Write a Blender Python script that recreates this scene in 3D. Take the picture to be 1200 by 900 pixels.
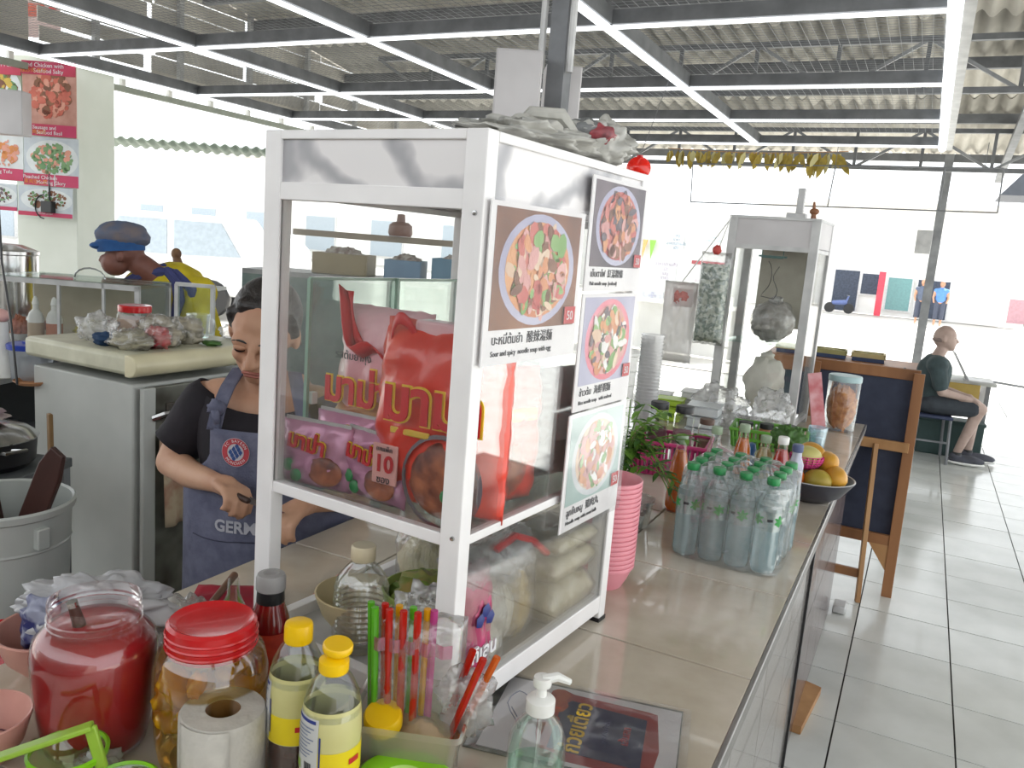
import bpy, bmesh, math, random
from mathutils import Vector, Matrix, noise
S = bpy.context.scene
COL = S.collection
PI = math.pi
random.seed(7)
for _o in list(bpy.data.objects):
    bpy.data.objects.remove(_o)

# ---------------------------------------------------------------- camera, sky, sun, exposure
cam_d = bpy.data.cameras.new('camera')
cam_d.sensor_width = 36.0
cam_d.lens = 36.0 * 950.6 / 1200.0
cam_d.clip_end = 500
cam = bpy.data.objects.new('camera', cam_d)
COL.objects.link(cam)
_R = Matrix(((0.8871, -0.1452, 0.4381), (0.4549, 0.1140, -0.8832), (0.0783, 0.9828, 0.1672)))
cam.matrix_world = Matrix.Translation((0, 0, 1.6475)) @ _R.to_quaternion().to_matrix().to_4x4()
S.camera = cam
W = bpy.data.worlds.new('sky'); S.world = W; W.use_nodes = True
_bg = W.node_tree.nodes['Background']
_bg.inputs[0].default_value = (0.93, 0.97, 1.0, 1)
_bg.inputs[1].default_value = 1.7
sun_d = bpy.data.lights.new('sun', 'SUN'); sun_d.energy = 9.0; sun_d.angle = 0.02
sun_d.color = (1.0, 0.97, 0.92)
sun = bpy.data.objects.new('sun', sun_d); COL.objects.link(sun)
sun.rotation_euler = (math.radians(-28), math.radians(22), 0)
S.view_settings.view_transform = 'Standard'
S.view_settings.look = 'None'
S.view_settings.gamma = 1.0
S.view_settings.exposure = 0.42
try:
    S.cycles.transparent_max_bounces = 28
    S.cycles.max_bounces = 8
    S.cycles.caustics_reflective = False
    S.cycles.caustics_refractive = False
    S.cycles.sample_clamp_indirect = 6
except Exception:
    pass

# ---------------------------------------------------------------- materials
_mats = {}
def _new(name):
    m = bpy.data.materials.new(name); m.use_nodes = True
    nt = m.node_tree; nt.nodes.clear()
    out = nt.nodes.new('ShaderNodeOutputMaterial')
    return m, nt, out
def P(name, c, r=0.5, m=0.0, c2=None, ns=12.0, bump=0.0, bs=60.0, coat=0.0, det=3.0, lo=.35, hi=.65, spec=.5, trans=0.0, stretch=None):
    """procedural surface: colour broken up by noise, optional fine relief"""
    if name in _mats: return _mats[name]
    mt, nt, out = _new(name)
    b = nt.nodes.new('ShaderNodeBsdfPrincipled')
    b.inputs['Roughness'].default_value = r; b.inputs['Metallic'].default_value = m
    b.inputs['Coat Weight'].default_value = coat; b.inputs['Specular IOR Level'].default_value = spec
    b.inputs['Transmission Weight'].default_value = trans
    if c2 is None: c2 = tuple(x*.86 for x in c)
    tc = nt.nodes.new('ShaderNodeTexCoord'); mp = nt.nodes.new('ShaderNodeMapping')
    nt.links.new(tc.outputs['Object'], mp.inputs[0])
    if stretch: mp.inputs['Scale'].default_value = stretch
    n = nt.nodes.new('ShaderNodeTexNoise'); n.inputs['Scale'].default_value = ns; n.inputs['Detail'].default_value = det
    nt.links.new(mp.outputs[0], n.inputs['Vector'])
    cr = nt.nodes.new('ShaderNodeValToRGB')
    cr.color_ramp.elements[0].position = lo; cr.color_ramp.elements[1].position = hi
    cr.color_ramp.elements[0].color = (*c2, 1); cr.color_ramp.elements[1].color = (*c, 1)
    nt.links.new(n.outputs[0], cr.inputs[0]); nt.links.new(cr.outputs[0], b.inputs['Base Color'])
    if bump:
        n2 = nt.nodes.new('ShaderNodeTexNoise'); n2.inputs['Scale'].default_value = bs; n2.inputs['Detail'].default_value = 2
        nt.links.new(mp.outputs[0], n2.inputs['Vector'])
        bp = nt.nodes.new('ShaderNodeBump'); bp.inputs['Strength'].default_value = bump; bp.inputs['Distance'].default_value = .01
        nt.links.new(n2.outputs[0], bp.inputs['Height']); nt.links.new(bp.outputs[0], b.inputs['Normal'])
    nt.links.new(b.outputs[0], out.inputs[0])
    _mats[name] = mt
    return mt
def CL(name, tint=(.95, .97, .97), refl=.10, milk=0.0, mc=(.9, .9, .9), rough=.03, bump=0.0, bs=30.0, patchy=0.0, fr=.55):
    """thin clear plastic or glass: see-through with a fresnel gloss and some milkiness"""
    if name in _mats: return _mats[name]
    mt, nt, out = _new(name)
    tr = nt.nodes.new('ShaderNodeBsdfTransparent'); tr.inputs[0].default_value = (*tint, 1)
    gl = nt.nodes.new('ShaderNodeBsdfGlossy'); gl.inputs['Roughness'].default_value = rough
    gl.inputs[0].default_value = (1, 1, 1, 1)
    lw = nt.nodes.new('ShaderNodeLayerWeight'); lw.inputs[0].default_value = .25
    mm = nt.nodes.new('ShaderNodeMath'); mm.operation = 'MULTIPLY_ADD'
    mm.inputs[1].default_value = fr; mm.inputs[2].default_value = refl * .5
    nt.links.new(lw.outputs['Fresnel'], mm.inputs[0])
    mx = nt.nodes.new('ShaderNodeMixShader'); nt.links.new(mm.outputs[0], mx.inputs[0])
    df = nt.nodes.new('ShaderNodeBsdfDiffuse'); df.inputs[0].default_value = (*mc, 1)
    tl = nt.nodes.new('ShaderNodeBsdfTranslucent'); tl.inputs[0].default_value = (*mc, 1)
    md = nt.nodes.new('ShaderNodeMixShader'); md.inputs[0].default_value = .5
    nt.links.new(df.outputs[0], md.inputs[1]); nt.links.new(tl.outputs[0], md.inputs[2])
    m0 = nt.nodes.new('ShaderNodeMixShader'); m0.inputs[0].default_value = milk
    if patchy:
        tc = nt.nodes.new('ShaderNodeTexCoord'); n = nt.nodes.new('ShaderNodeTexNoise'); n.inputs['Scale'].default_value = 25; n.inputs['Detail'].default_value = 4
        nt.links.new(tc.outputs['Object'], n.inputs['Vector'])
        mr = nt.nodes.new('ShaderNodeMapRange'); mr.inputs[1].default_value = .4; mr.inputs[2].default_value = .65
        mr.inputs[3].default_value = milk; mr.inputs[4].default_value = min(1, milk + patchy)
        nt.links.new(n.outputs[0], mr.inputs[0]); nt.links.new(mr.outputs[0], m0.inputs[0])
    nt.links.new(tr.outputs[0], m0.inputs[1]); nt.links.new(md.outputs[0], m0.inputs[2])
    nt.links.new(m0.outputs[0], mx.inputs[1]); nt.links.new(gl.outputs[0], mx.inputs[2])
    if bump:
        tc = nt.nodes.new('ShaderNodeTexCoord')
        n2 = nt.nodes.new('ShaderNodeTexNoise'); n2.inputs['Scale'].default_value = bs; n2.inputs['Detail'].default_value = 3
        nt.links.new(tc.outputs['Object'], n2.inputs['Vector'])
        bp = nt.nodes.new('ShaderNodeBump'); bp.inputs['Strength'].default_value = bump; bp.inputs['Distance'].default_value = .02
        nt.links.new(n2.outputs[0], bp.inputs['Height']); nt.links.new(bp.outputs[0], gl.inputs['Normal'])
    nt.links.new(mx.outputs[0], out.inputs[0])
    _mats[name] = mt
    return mt
def TL(name, c):
    """saturated translucent stuff: juice, thin coloured plastic"""
    return CL(name, (1, 1, 1), .08, 1.0, c, .08, fr=.3)
def EM(name, c, s):
    if name in _mats: return _mats[name]
    mt, nt, out = _new(name)
    e = nt.nodes.new('ShaderNodeEmission'); e.inputs[0].default_value = (*c, 1); e.inputs[1].default_value = s
    nt.links.new(e.outputs[0], out.inputs[0]); _mats[name] = mt
    return mt
def H(h):
    return tuple(((int(h[i:i+2], 16)/255.0 + .055)/1.055)**2.4 if int(h[i:i+2], 16) > 10 else int(h[i:i+2], 16)/255/12.92 for i in (0, 2, 4))

# ---------------------------------------------------------------- mesh building
class MB:
    def __init__(s): s.v = []; s.f = []; s.soft = False
    def add(s, vs, fs, M=None):
        k = len(s.v)
        s.v += [tuple(M @ Vector(p)) for p in vs] if M else [tuple(p) for p in vs]
        s.f += [tuple(i + k for i in f) for f in fs]
        return s
    def box(s, c, d, M=None):
        x, y, z = c; a, b, e = d[0]/2, d[1]/2, d[2]/2
        vs = [(x+i*a, y+j*b, z+k*e) for i in (-1, 1) for j in (-1, 1) for k in (-1, 1)]
        return s.add(vs, [(0,1,3,2),(4,6,7,5),(0,4,5,1),(2,3,7,6),(0,2,6,4),(1,5,7,3)], M)
    def bar(s, a, b, w, h=None):
        """square bar from a to b"""
        a = Vector(a); b = Vector(b); d = b - a; L = d.length; h = h or w
        q = d.to_track_quat('Z', 'Y' if abs(d.normalized().z) < .9 else 'X')
        M = Matrix.Translation((a+b)/2) @ q.to_matrix().to_4x4()
        return s.box((0, 0, 0), (w, h, L), M)
    def lathe(s, prof, n=24, M=None, sx=1, sy=1):
        vs = []; fs = []; rings = []
        for r, z in prof:
            if r < 1e-6: rings.append([len(vs)]); vs.append((0, 0, z))
            else:
                rings.append(list(range(len(vs), len(vs)+n)))
                vs += [(r*sx*math.cos(2*PI*i/n), r*sy*math.sin(2*PI*i/n), z) for i in range(n)]
        for A, B in zip(rings, rings[1:]):
            for i in range(n):
                j = (i+1) % n
                if len(A) == 1 and len(B) == 1: break
                if len(A) == 1: fs.append((A[0], B[j], B[i]))
                elif len(B) == 1: fs.append((A[i], A[j], B[0]))
                else: fs.append((A[i], A[j], B[j], B[i]))
        return s.add(vs, fs, M)
    def tube(s, pts, r, n=8, caps=True):
        pts = [Vector(p) for p in pts]; m = len(pts)
        rs = r if isinstance(r, (list, tuple)) else [r]*m
        vs = []; fs = []; up = None
        for i, p in enumerate(pts):
            t = (pts[min(i+1, m-1)] - pts[max(i-1, 0)]).normalized()
            if up is None: up = t.orthogonal().normalized()
            up = (up - t*up.dot(t)); up = up.normalized() if up.length > 1e-6 else t.orthogonal().normalized()
            w = t.cross(up)
            for k in range(n):
                a = 2*PI*k/n; vs.append(p + (up*math.cos(a) + w*math.sin(a))*rs[i])
        for i in range(m-1):
            for k in range(n):
                l = (k+1) % n; fs.append((i*n+k, i*n+l, (i+1)*n+l, (i+1)*n+k))
        if caps: fs += [tuple(range(n-1, -1, -1)), tuple(range((m-1)*n, m*n))]
        return s.add(vs, fs)
    def prism(s, poly, z0, z1, M=None):
        n = len(poly)
        vs = [(x, y, z0) for x, y in poly] + [(x, y, z1) for x, y in poly]
        fs = [tuple(range(n-1, -1, -1)), tuple(range(n, 2*n))] + [(i, (i+1) % n, n+(i+1) % n, n+i) for i in range(n)]
        return s.add(vs, fs, M)
    def surf(s, fn, nu, nv, M=None, cu=False):
        vs = [fn(i/(nu if cu else nu-1), j/(nv-1)) for j in range(nv) for i in range(nu)]
        fs = []
        for j in range(nv-1):
            for i in range(nu if cu else nu-1):
                k = (i+1) % nu
                fs.append((j*nu+i, j*nu+k, (j+1)*nu+k, (j+1)*nu+i))
        return s.add(vs, fs, M)
    def ball(s, c, r, nu=16, nv=10, amp=0.0, fr=8.0, sd=0.0, M=None):
        if not isinstance(r, (tuple, list)): r = (r, r, r)
        amp = min(amp, .42)
        if amp > .15: s.soft = True; nu = int(nu*1.5); nv = int(nv*1.5)
        vs = [(0, 0, -1)]; fs = []
        for j in range(1, nv):
            t = PI*j/nv
            vs += [(math.sin(t)*math.cos(2*PI*i/nu), math.sin(t)*math.sin(2*PI*i/nu), -math.cos(t)) for i in range(nu)]
        vs.append((0, 0, 1)); L = len(vs)-1
        for i in range(nu):
            k = (i+1) % nu
            fs.append((0, 1+k, 1+i)); fs.append((L, L-nu+i, L-nu+k))
            for j in range(nv-2):
                fs.append((1+j*nu+i, 1+j*nu+k, 1+(j+1)*nu+k, 1+(j+1)*nu+i))
        o = []
        for p in vs:
            q = Vector((p[0]*r[0], p[1]*r[1], p[2]*r[2]))
            if amp:
                q *= 1 + amp*.9*noise.noise(Vector(p)*fr*.22 + Vector((sd, sd*2.1, 0))) + amp*.55*(abs(noise.noise(Vector(p)*fr*.34 + Vector((sd, 0, sd))))*2-.45) + amp*.07*noise.noise(Vector(p)*fr*.8)
            o.append(q)
        T = Matrix.Translation(c) @ (M if M else Matrix.Identity(4))
        return s.add(o, fs, T)
    def cap(s, a, b, r0, r1, n=12):
        """tapered limb with round ends, closed"""
        a = Vector(a); b = Vector(b); d = b-a; L = max(d.length, 1e-5); t = d/L
        pts = []; rs = []
        for k in range(5):
            th = PI/2*(1-k/4); pts.append(a - t*r0*math.sin(th)); rs.append(max(r0*math.cos(th), r0*.05))
        for k in range(1, 5):
            pts.append(a + d*k/5); rs.append(r0+(r1-r0)*k/5)
        for k in range(5):
            th = PI/2*k/4; pts.append(b + t*r1*math.sin(th)); rs.append(max(r1*math.cos(th), r1*.05))
        return s.tube(pts, rs, n)
    def pillow(s, w, h, d, M=None, amp=.12, fr=14, sd=0.0, nu=20, nv=20, pin=3.0):
        """a filled packet: flat sealed edges, plump middle; lies in x-z, thickness in y"""
        s.soft = True
        def sd_(sign):
            def fn(u, v):
                a = u*2-1; b = v*2-1
                t = d/2*max(0, (1-abs(a)**pin))**.6*max(0, (1-abs(b)**pin))**.6
                k = noise.noise(Vector((a*fr*.25+sd, b*fr*.25, sign*3+sd)))*amp*d + noise.noise(Vector((a*fr, b*fr+sd, sign*5)))*amp*d*.35
                e = 1 - .05*abs(b)**2*(1-abs(a)) + .02*noise.noise(Vector((b*6, sd, 0)))
                return (a*w/2*e, sign*(t+.0012) + k*min(1, t/(d*.2)), b*h/2*(1+.03*noise.noise(Vector((a*5, sd, 2)))))
            return fn
        s.surf(sd_(-1), nu, nv, M); k = len(s.v)
        s.surf(sd_(1), nu, nv, M)
        # sew the rim
        a0 = k-nu*nv; rim = [i for i in range(nu)] + [j*nu+nu-1 for j in range(1, nv)] + [(nv-1)*nu+i for i in range(nu-2, -1, -1)] + [j*nu for j in range(nv-2, 0, -1)]
        for p, q in zip(rim, rim[1:]+rim[:1]): s.f.append((a0+p, a0+q, k+q, k+p))
        return s
    def patch(s, rfn, a0, a1, z0, z1, na=10, nz=4, off=.0006, M=None):
        def fn(u, v):
            z = z0+(z1-z0)*v; a = a0+(a1-a0)*u; r = rfn(z)+off
            return (r*math.cos(a), r*math.sin(a), z)
        return s.surf(fn, na, nz, M)
def put(o, kw):
    for k, v in kw.items():
        if v is not None: o[k] = v
def obj(name, mb, mat, parent=None, loc=None, rz=None, rot=None, bevel=0, smooth=True, solid=0, subsurf=0, mods=None, me=None, **kw):
    if me is None:
        me = bpy.data.meshes.new(name)
        me.from_pydata(mb.v, [], mb.f); me.update()
        b = bmesh.new(); b.from_mesh(me); bmesh.ops.recalc_face_normals(b, faces=b.faces); b.to_mesh(me); b.free()
        if smooth:
            for p in me.polygons: p.use_smooth = True
            if not mb.soft: me.set_sharp_from_angle(angle=math.radians(38))
        if mat: me.materials.append(mat)
    o = bpy.data.objects.new(name, me); COL.objects.link(o)
    if parent: o.parent = parent
    if loc: o.location = loc
    if rz: o.rotation_euler = (0, 0, rz)
    if rot: o.rotation_euler = rot
    if solid:
        q = o.modifiers.new('thickness', 'SOLIDIFY'); q.thickness = solid; q.offset = 0
    if bevel:
        q = o.modifiers.new('bevel', 'BEVEL'); q.width = bevel; q.segments = 2; q.limit_method = 'ANGLE'
    if subsurf:
        q = o.modifiers.new('subsurf', 'SUBSURF'); q.levels = subsurf; q.render_levels = subsurf
    if mods: mods(o)
    put(o, kw)
    return o
def thing(name, label, cat, loc=(0, 0, 0), rz=0, group=None, rot=None):
    o = bpy.data.objects.new(name, None); COL.objects.link(o); o.empty_display_size = .05
    o.location = loc; o.rotation_euler = rot if rot else (0, 0, rz)
    put(o, dict(label=label, category=cat, group=group)); return o
def single(name, mb, mat, label, cat, loc=None, rz=None, group=None, **kw):
    return obj(name, mb, mat, None, loc, rz, label=label, category=cat, group=group, **kw)
def struct(name, mb, mat, parent=None, **kw):
    return obj(name, mb, mat, parent, kind='structure', **kw)
def dup(o, label=None, loc=None, rz=None, rot=None, parent=None):
    c = o.copy(); COL.objects.link(c); c.parent = parent
    if loc: c.location = loc
    if rz is not None: c.rotation_euler = (0, 0, rz)
    if rot is not None: c.rotation_euler = rot
    if label: c['label'] = label
    for ch in list(o.children): dup(ch, parent=c)
    return c
def human(o):
    q = o.modifiers.new('skin', 'REMESH'); q.mode = 'VOXEL'; q.voxel_size = o.get('vox', .006); q.use_smooth_shade = True
    q = o.modifiers.new('soft', 'SMOOTH'); q.factor = .5; q.iterations = 4
def textmesh(body, size, ext=0.0, align='CENTER', off=0.0, bold=0.0):
    c = bpy.data.curves.new('lettering', 'FONT'); c.body = body; c.size = size; c.align_x = align; c.align_y = 'CENTER'
    c.extrude = ext; c.offset = bold; c.resolution_u = 3
    o = bpy.data.objects.new('lettering', c); COL.objects.link(o)
    bpy.context.view_layer.update()
    me = bpy.data.meshes.new_from_object(o.evaluated_get(bpy.context.evaluated_depsgraph_get()))
    bpy.data.objects.remove(o); return me
def text(body, size, mat, parent, M, ext=.0004, fn=None, align='CENTER', bold=0.0, name='lettering', sx=1.0, **kw):
    """flat lettering in its own x-y plane, moved by matrix M; fn bends the points"""
    me = textmesh(body, size, ext, align, bold=bold)
    for v in me.vertices:
        p = Vector((v.co.x*sx, v.co.y, v.co.z))
        v.co = M @ (fn(p) if fn else p)
    me.materials.clear(); me.materials.append(mat)
    return obj(name, None, None, parent, me=me, **kw)
def TR(x, y, z, rx=0, ry=0, rz=0):
    return Matrix.Translation((x, y, z)) @ Matrix.Rotation(rz, 4, 'Z') @ Matrix.Rotation(ry, 4, 'Y') @ Matrix.Rotation(rx, 4, 'X')
UP = TR(0, 0, 0, PI/2)           # text lying in x-y stands up, read from -y
SIDE = Matrix.Rotation(PI/2, 4, 'Z') @ UP    # stands up, read from +x (text runs along +y)
# ---------------------------------------------------------------- shared materials
M_alu = P('white_aluminium', H('f0eeee'), .3, .0, H('e4e2e2'), 6)
M_alug = P('grey_aluminium', H('c6c6c5'), .4, .2, H('b0b0b0'), 10)
M_glass = CL('clear_glass', (.985, .99, .985), .05, .01)
M_glassg = CL('greenish_glass', (.88, .95, .92), .08, .03, (.6, .75, .68))
M_film = CL('clear_film', (.97, .97, .97), .14, .06, (.95, .95, .95), .12, bump=.5, bs=25, patchy=.12)
M_pet = CL('clear_bottle_plastic', (.96, .98, .98), .12, .02, (.9, .95, .95), .05)
M_bag = CL('thin_bag_plastic', (.94, .94, .94), .18, .22, (.88, .88, .88), .15, bump=.8, bs=35, patchy=.3)
M_steel = P('dark_painted_steel', H('7a7c7f'), .5, .1, H('66686b'), 8, bump=.05)
M_steell = P('grey_steel', H('97999b'), .45, .2, H('808284'), 8)
M_chrome = P('chrome', H('c8c8c8'), .18, 1.0)
M_black = P('black_plastic', H('1c1c1e'), .4)
M_white = P('white_plastic', H('e6e6e2'), .4)
M_pink = P('pink_melamine', H('e79aa6'), .35, c2=H('dc8b98'))
M_wood = P('varnished_wood', H('9a6b45'), .5, c2=H('7a5030'), ns=6, stretch=(1, 1, .12), bump=.05)
M_woodl = P('pale_wood', H('b58a5c'), .55, c2=H('94693f'), ns=6, stretch=(1, 1, .12))
M_skin = P('skin', H('c49a80'), .55, c2=H('b4866c'), ns=9, bump=.04, bs=90, spec=.35)
M_skinl = P('pale_skin', H('b09a90'), .55, c2=H('a08a80'), ns=9, spec=.35)
M_red = P('red_plastic', H('c5161c'), .25, coat=.3, c2=H('b01016'))
M_yel = P('yellow_plastic', H('efc400'), .35, c2=H('e0b000'))
M_lime = P('lime_plastic', H('86c81e'), .35, c2=H('78b818'))
M_tile = P('cream_counter_tile', H('cfc6b8'), .10, c2=H('b5aa98'), ns=5, coat=.35, det=6)
M_ftile = P('pale_grey_floor_tile', H('d0d2ce'), .20, c2=H('bec0bb'), ns=3, coat=.15, det=6, bump=.02, bs=25)
M_grout = P('dark_grout', H('3d3a36'), .9)
M_ink = P('printed_black', H('333338'), .6)
M_inkw = P('printed_white', H('e8e8ea'), .6)
M_inkr = P('printed_red', H('c02028'), .5)
M_inky = P('printed_yellow', H('f0c832'), .5)
M_inkb = P('printed_blue', H('26357e'), .5)
M_paper = P('white_paper', H('e8e6e6'), .5, c2=H('dedbdc'))
M_outw = P('white_render_wall', H('e8e8e6'), .8, c2=H('dcdcd8'), ns=1.5)  # plain white render, shared by outdoor walls and the low partition

# ---------------------------------------------------------------- floor
mb = MB().box((0, 4, -.06), (16, 17, .1)); 
floor = struct('floor', mb, M_grout, smooth=False)
tile_me = None
k = 0
for i in range(-1, 7):
    for j in range(-4, 26):
        x = -.0756 + .4*i + .2; y = 3.475 + .4*j + .2
        if x > 1.3 and y < 5: continue
        mm = MB().box((0, 0, 0), (.394, .394, .012)) if tile_me is None else None
        o = obj('floor_tile', mm, M_ftile, floor, (x, y, -.004 + random.uniform(-.0008, .0008)), me=tile_me, smooth=False)
        if tile_me is None: tile_me = o.data
        k += 1
mb = MB()
for i in range(-15, 20):
    for j in range(-9, 22):
        if -1 <= i < 7 and -4 <= j < 26: 
            continue
        mb.box((-.0756+.4*i+.2, 3.475+.4*j+.2, -.004), (.394, .394, .012))
obj('tile_field', mb, M_ftile, floor, smooth=False, kind='stuff')
mb = MB().box((-5, 21, -.09), (90, 60, .1))
struct('ground', mb, P('bright_concrete_road', H('cfccc6'), .8, c2=H('bdbab4'), ns=.8), smooth=False)
# unseen wall added behind the camera to cut the light from there
struct('added_wall_back', MB().box((-2, -3.4, 1.2), (14, .12, 2.5)), P('dull_wall_paint', H('b5b1aa'), .8), smooth=False)

# open on the left
# ---------------------------------------------------------------- corrugated roof
M_roof = P('weathered_cement_sheet', H('cfcac0'), .85, c2=H('aaa59c'), ns=1.6, det=6, bump=.1, bs=30)
roof = struct('ceiling', MB().bar((-6.4, -2.4, 4.62), (3.6, -2.4, 4.62), .08), M_steel)
def roofz(y): return 4.62 - .125*(y+1)
sheet = None
nx, ny = 10, 7
for i in range(nx):
    for j in range(ny):
        x0 = -6.4 + i*1.0; y0 = -3.0 + j*2.0
        if sheet is None:
            def fn(u, v): return (u*1.06, v*2.15, .03*math.cos(u*1.06/.15*2*PI) - .125*v*2.15)
            sheet = obj('roof_sheet', MB().surf(fn, 57, 2), M_roof, roof, (x0, y0, roofz(y0)), solid=.006)
        else:
            c = sheet.copy(); COL.objects.link(c); c.parent = roof
            c.location = (x0, y0, roofz(y0) + .012*((i+j) % 2))
# left side: upright louvre screen of long slats, daylight shows in dashes between them
lv = None
for i in range(10):
    for j in range(10):
        y0 = .2 + 1.12*j; z0 = 2.99 + .145*i
        if lv is None: lv = obj('louvre_slat', MB().box((0, 0, 0), (.012, 1.12, .15)), M_roof, roof, (-6.42, y0, z0), smooth=False)
        else:
            c = lv.copy(); COL.objects.link(c); c.parent = roof; c.location = (-6.42, y0, z0)
            if random.random() < .55: c.scale = (1, random.uniform(.82, 1), random.uniform(.72, .86))
for j in range(13):
    obj('hanger_post', MB().box((-6.36, .4+.85*j, 3.55), (.045, .045, 1.4)), M_alug, roof, smooth=False)
# purlins and trusses
for y in [0, 1.6, 3.2, 4.9, 6.4, 7.9, 9.4, 10.9]:
    z = roofz(y) - .09
    obj('purlin', MB().box((-1.4, y, z), (10.0, .05, .09)), M_steel, roof, smooth=False)
for y in [2.2, 4.9, 7.2, 9.6]:
    z1 = roofz(y) - .15; z0 = z1 - .38
    t = thing('roof_truss', {2.2: 'steel zigzag truss nearest overhead under the sheets', 4.9: 'second steel zigzag truss above the stall ceiling grid', 7.2: 'third steel zigzag truss above the grid strips', 9.6: 'steel zigzag truss beyond the last grid beam'}[y], 'truss', (-.9, y, z0), group='roof trusses')
    obj('top_chord', MB().box((0, 0, z1-z0), (9.0, .045, .045)), M_steel, t, smooth=False)
    obj('bottom_chord', MB().box((0, 0, 0), (9.0, .045, .045)), M_steel, t, smooth=False)
    n = 14
    for q in range(n):
        xa = -4.5 + 9.0*q/n; xb = -4.5 + 9.0*(q+1)/n
        a, b = ((xa, 0, 0), (xb, 0, z1-z0)) if q % 2 else ((xa, 0, z1-z0), (xb, 0, 0))
        obj('web_bar', MB().bar(a, b, .026), M_steell, t, smooth=False)
        obj('web_post', MB().bar((xb, 0, 0), (xb, 0, z1-z0), .03), M_steel, t, smooth=False)
# sloping rafters seen at the right
for x in (.55, 1.6, 2.7):
    obj('rafter', MB().bar((x, 1, roofz(1)-.2), (x, 11.4, roofz(11.4)-.2), .07), M_steel, roof, smooth=False)

# ---------------------------------------------------------------- stall ceiling grid with white strips
M_strip = EM('white_light_strip', (.95, .98, 1), 2.2)
GX = [-6.25, -4.6, -3.17, -1.65, -.07]; GY = [4.1, 5.6, 6.85, 8.15]; GZ = 2.83
names = ['nearest', 'second', 'third', 'farthest']
for k, y in enumerate(GY):
    t = thing('ceiling_beam', '%s crosswise dark steel beam of the ceiling grid with a white strip under it' % names[k], 'beam', (-3.16, y, GZ), group='crosswise ceiling beams')
    obj('beam', MB().box((0, 0, 0), (6.3, .05, .07)), M_steel, t, smooth=False)
    obj('light_strip', MB().box((0, 0, -.046), (6.2, .017, .016)), M_strip, t, smooth=False)
ln = ['leftmost', 'second from left', 'middle', 'thick', 'rightmost']
for k, x in enumerate(GX):
    if k == 4: continue
    t = thing('ceiling_beam', '%s lengthwise dark steel beam of the ceiling grid with a white strip' % ln[k], 'beam', (x, 4.9, GZ), group='lengthwise ceiling beams')
    obj('beam', MB().box((0, 0, .005), (.06, 6.6, .08)), M_steel, t, smooth=False)
    w = {0: .008, 1: .014, 2: .024, 3: .045}[k]
    obj('light_strip', MB().box((0, 0, -.048), (w, 6.4, .018)), M_strip, t, smooth=False)
t = thing('tube_light', 'wide white tube light running away along the right end of the ceiling grid', 'lamp', (-.07, 5.6, 2.8))
obj('housing', MB().box((.055, 0, .03), (.05, 5.6, .08)), M_alug, t, smooth=False)
obj('tube', MB().tube([(0, -2.8, 0), (0, 2.75, 0)], .032, 10), EM('tube_glow', (.93, .98, 1), 2.6), t)
# wire net laid on the grid
mb = MB()
for i in range(118): mb.box((-6.2+i*.052, 4.9, GZ+.07), (.002, 6.4, .002))
for j in range(124): mb.box((-3.16, 1.75+j*.052, GZ+.073), (6.2, .002, .002))
single('wire_net', mb, M_steell, 'fine wire net laid over the stall ceiling grid', 'net', smooth=False, kind='stuff')

# ---------------------------------------------------------------- post with fuse boxes
t = thing('steel_column', 'dark steel column behind the display cabinet carrying conduits', 'column', (-1.36, 2.93, 0))
obj('shaft', MB().box((0, 0, 2.0), (.07, .07, 4.0)), M_steel, t, smooth=False)
for dx in (-.065, .055):
    obj('conduit', MB().tube([(dx, -.03, 2.3), (dx, -.03, 3.9)], .014, 8), M_alug, t)
M_box = P('pale_grey_box_paint', H('c4c1c2'), .45, c2=H('b6b3b4'), ns=4)
def fusebox(loc, w, d, h, rz, label, txt=None):
    t = thing('electrical_box', label, 'fuse box', loc, rz)
    obj('case', MB().box((0, 0, 0), (w, d, h)), M_box, t, bevel=.004)
    obj('door', MB().box((0, -d/2-.004, 0), (w*.93, .008, h*.95)), M_box, t, bevel=.002)
    if txt: text(txt, .028, M_ink, t, TR(-.02, -d/2-.009, -h*.42) @ UP)
    return t
fusebox((-1.462, 2.80, 2.195), .17, .13, .31, .44, 'pale grey electrical box with handwriting on the column', 'ชุดที่ 5')
fusebox((-1.40, 3.05, 2.215), .14, .12, .27, .55, 'second grey electrical box farther back on the column')
# ---------------------------------------------------------------- right-hand post
t = thing('steel_post', 'slim grey steel post standing at the right by the open street side', 'post', (.0, 10.3, 0))
obj('shaft', MB().box((0, 0, 1.5), (.09, .09, 3.0)), M_steell, t, smooth=False)
obj('meter_box', MB().box((-.12, -.02, 2.05), (.16, .1, .26)), M_alug, t, bevel=.006)
# hanging sign frame of thin wire
t = thing('hanging_sign_frame', 'empty thin wire sign frame hanging at the open end of the stall', 'frame', (-.92, 8.17, 2.42))
for a, b in (((-1.33, 0, .17), (1.34, 0, .2)), ((1.34, 0, .2), (1.35, 0, -.17)), ((1.35, 0, -.17), (-1.31, 0, -.2)), ((-1.31, 0, -.2), (-1.33, 0, .17)), ((.0, 0, .18), (-.02, 0, -.19)), ((.9, 0, .19), (.9, 0, -.18))):
    obj('wire', MB().tube([a, b], .006, 6), M_steel, t)
for x in (-1.2, .0, 1.2):
    obj('hanger', MB().tube([(x, 0, .18), (x, 0, .41)], .003, 5), M_steel, t)
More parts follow.
